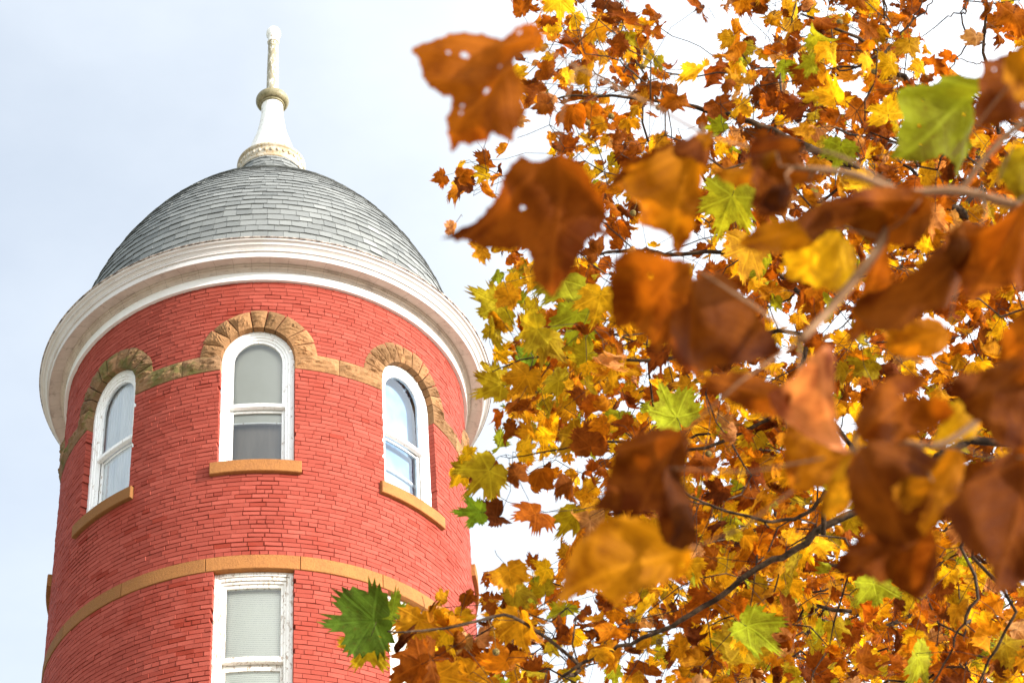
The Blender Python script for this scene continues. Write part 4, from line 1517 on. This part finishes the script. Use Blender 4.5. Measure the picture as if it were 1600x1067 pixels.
near_tips = []
for (poly, mb0, mb1, cn, d, crisp, holes, lab) in NEAR:
    O = serrate(poly, rs)
    lo_, hi_ = O.min(0), O.max(0)
    gx, gy = np.meshgrid(np.arange(lo_[0], hi_[0], 6.0), np.arange(lo_[1], hi_[1], 6.0))
    Gp = np.c_[gx.ravel(), gy.ravel()] + rs.uniform(-1.5, 1.5, (gx.size, 2))
    Gp = Gp[inside(Gp, O)]
    dmin = np.min(np.linalg.norm(Gp[:, None] - O[None], axis=2), axis=1)
    Gp = Gp[dmin > 3.0]
    loops = [list(range(len(O)))]
    allp = list(map(tuple, O))
    for (hx, hy, hr) in holes:
        Gp = Gp[np.hypot(Gp[:, 0] - hx, Gp[:, 1] - hy) > hr + 2.5]
        s0 = len(allp)
        allp += [(hx + hr * math.cos(a) * rs.uniform(.8, 1.2), hy + hr * math.sin(a) * rs.uniform(.8, 1.2)) for a in np.linspace(0, 2 * math.pi, 9)[:-1]]
        loops.append(list(range(s0, s0 + 8)))
    allp += list(map(tuple, Gp))
    edges = [(l[i], l[(i + 1) % len(l)]) for l in loops for i in range(len(l))]
    ov, oe, of, *_ = delaunay_2d_cdt([Vector(p) for p in allp], edges, [], 0, 1e-4)
    Q = np.array([tuple(v) for v in ov])
    F3 = np.array([tuple(f) for f in of if len(f) == 3])
    cen = Q[F3].mean(1)
    ok = inside(cen, O)
    for (hx, hy, hr) in holes: ok &= np.hypot(cen[:, 0] - hx, cen[:, 1] - hy) > hr * .8
    F3 = F3[ok]
    # a tilted sheet at its own distance, then folded along its midrib and curled
    b0, b1 = np.array(mb0, float), np.array(mb1, float)
    ax = (b1 - b0); L = np.linalg.norm(ax); ax /= L
    sx_ = np.array([-ax[1], ax[0]])
    rel = Q - b0
    vv, uu = rel @ ax / L, rel @ sx_ / L
    nrm = -nf + ncx * rs.uniform(-.45, .45) + ncy * rs.uniform(-.45, .45)
    nrm /= np.linalg.norm(nrm)
    c0 = at(*Q.mean(0), d)
    rays = nf + np.outer((Q[:, 0] - 800) / F_PX, ncx) - np.outer((Q[:, 1] - 533.5) / F_PX, ncy)
    tt = ((c0 - EYE) @ nrm) / (rays @ nrm)
    Pw = EYE + rays * tt[:, None]
    size_m = L * d / F_PX
    ph = rs.uniform(0, 6.28, 6)
    hgt = -(.25 + .35 * crisp) * np.abs(uu) * rs.choice([-1, 1], p=[.25, .75]) + .13 * np.sin(5 * vv + ph[0]) * (.6 + crisp) + (.25 + crisp) * .17 * np.sin(7 * uu + 3 * vv + ph[1]) \
        + (.02 + .06 * crisp) * np.sin(13 * uu + ph[2]) * np.sin(11 * vv + ph[3]) + .03 * np.sin(17 * (np.abs(uu) - .8 * vv) + ph[4]) * np.minimum(1, 4 * np.abs(uu))
    hgt += crisp * .30 * np.maximum(0, np.hypot(uu, vv - .45) - .42) ** 1.2 * rs.choice([-1, 1])
    Pw = Pw + nrm * (hgt * size_m)[:, None]
    ob = LB()
    F4 = np.c_[F3, F3[:, 2]]
    ob.add(Pw - NO, F4, np.c_[uu, vv], tuple(.66 * q for q in jcol(cn, rs, .1)), rs.uniform(0, 100))
    o = ob.build('leaf', near)
    if lab: tag(o, lab)
    near_tips.append((o, Pw[int(np.argmin(np.linalg.norm(Q - b0, axis=1)))], nrm, b0, b1, d))

tw = MB()
def nb(pts, ds, r0, r1):
    P = [at(x, y, dd) - NO for (x, y), dd in zip(pts, ds)]
    S = spline(P, 6)
    tube(tw, S, [r0 + (r1 - r0) * i / (len(S) - 1) * 1.0 + rs.uniform(-.0002, .0002) for i in range(len(S))], 8)
    return [s_ + NO for s_ in S]


bn = []
bn += nb([(1720, 360), (1600, 325), (1500, 299), (1410, 300), (1330, 272), (1240, 262)], [2.6] * 6, .0062, .0032)
bn += nb([(1412, 300), (1390, 350), (1365, 398), (1300, 480), (1250, 532)], [2.58, 2.55, 2.5, 2.48, 2.45], .0062, .0045)
bn += nb([(1500, 299), (1545, 240), (1600, 190), (1680, 140)], [2.7] * 4, .0034, .004)
bn += nb([(1700, 560), (1600, 600), (1480, 690), (1400, 692), (1335, 712)], [2.5, 2.45, 2.4, 2.4, 2.42], .004, .0028)
bn += nb([(1335, 712), (1340, 670), (1378, 636), (1400, 600)], [2.42, 2.41, 2.4, 2.4], .0026, .002)
bn += nb([(1410, 300), (1300, 240), (1200, 235), (1110, 213), (1020, 165), (930, 120), (842, 72)], [2.6, 2.62, 2.7, 2.7, 2.68, 2.62, 2.56], .002, .0012)
tw.build('twig', PALETWIG, near, True)
pet = MB()
bn = np.array(bn)
for (lo_, p, nrm, b0, b1, d) in near_tips:
    pet = MB()
    j = int(np.argmin(np.linalg.norm(bn - p, axis=1)))
    e = bn[j]
    if np.linalg.norm(e - p) > .16: e = p + (e - p) * .16 / np.linalg.norm(e - p)
    tube(pet, [p - NO, (p + e) / 2 - NO + rs.normal(0, .006, 3), e - NO], [.0011, .0012, .0014], 6)
    pet.build('leaf_stalk', PALETWIG, lo_, True)
# trunk and low limb of the near tree, right of the frame
lm = MB()
tube(lm, spline([(0, 0, 0), (.03, .02, 1.4), (-.02, .03, 2.8), (.05, 0, 4.4), (.1, .1, 6.2)], 5), [.17 - .13 * i / 20 for i in range(21)], 12)
lm.build('trunk', BARK, near, True)
lm = MB()
e1, e2, e3 = at(1720, 360, 2.6) - NO, at(1680, 140, 2.7) - NO, at(1700, 560, 2.5) - NO
j0 = np.array([0.0, .03, 3.0])
k0 = (j0 + e1) / 2 + [.1, .05, .25]
for (e, a, r1) in ((e1, k0, .0062), (e2, k0, .004), (e3, k0, .004)):
    S = spline([j0, (j0 + a) / 2 + [0, .02, .1], a, (a + e) / 2 + [0, 0, .05], e], 5)
    tube(lm, S, [.03 + (r1 - .03) * i / (len(S) - 1) for i in range(len(S))], 8)
lm.build('branches', BARK, near, True)
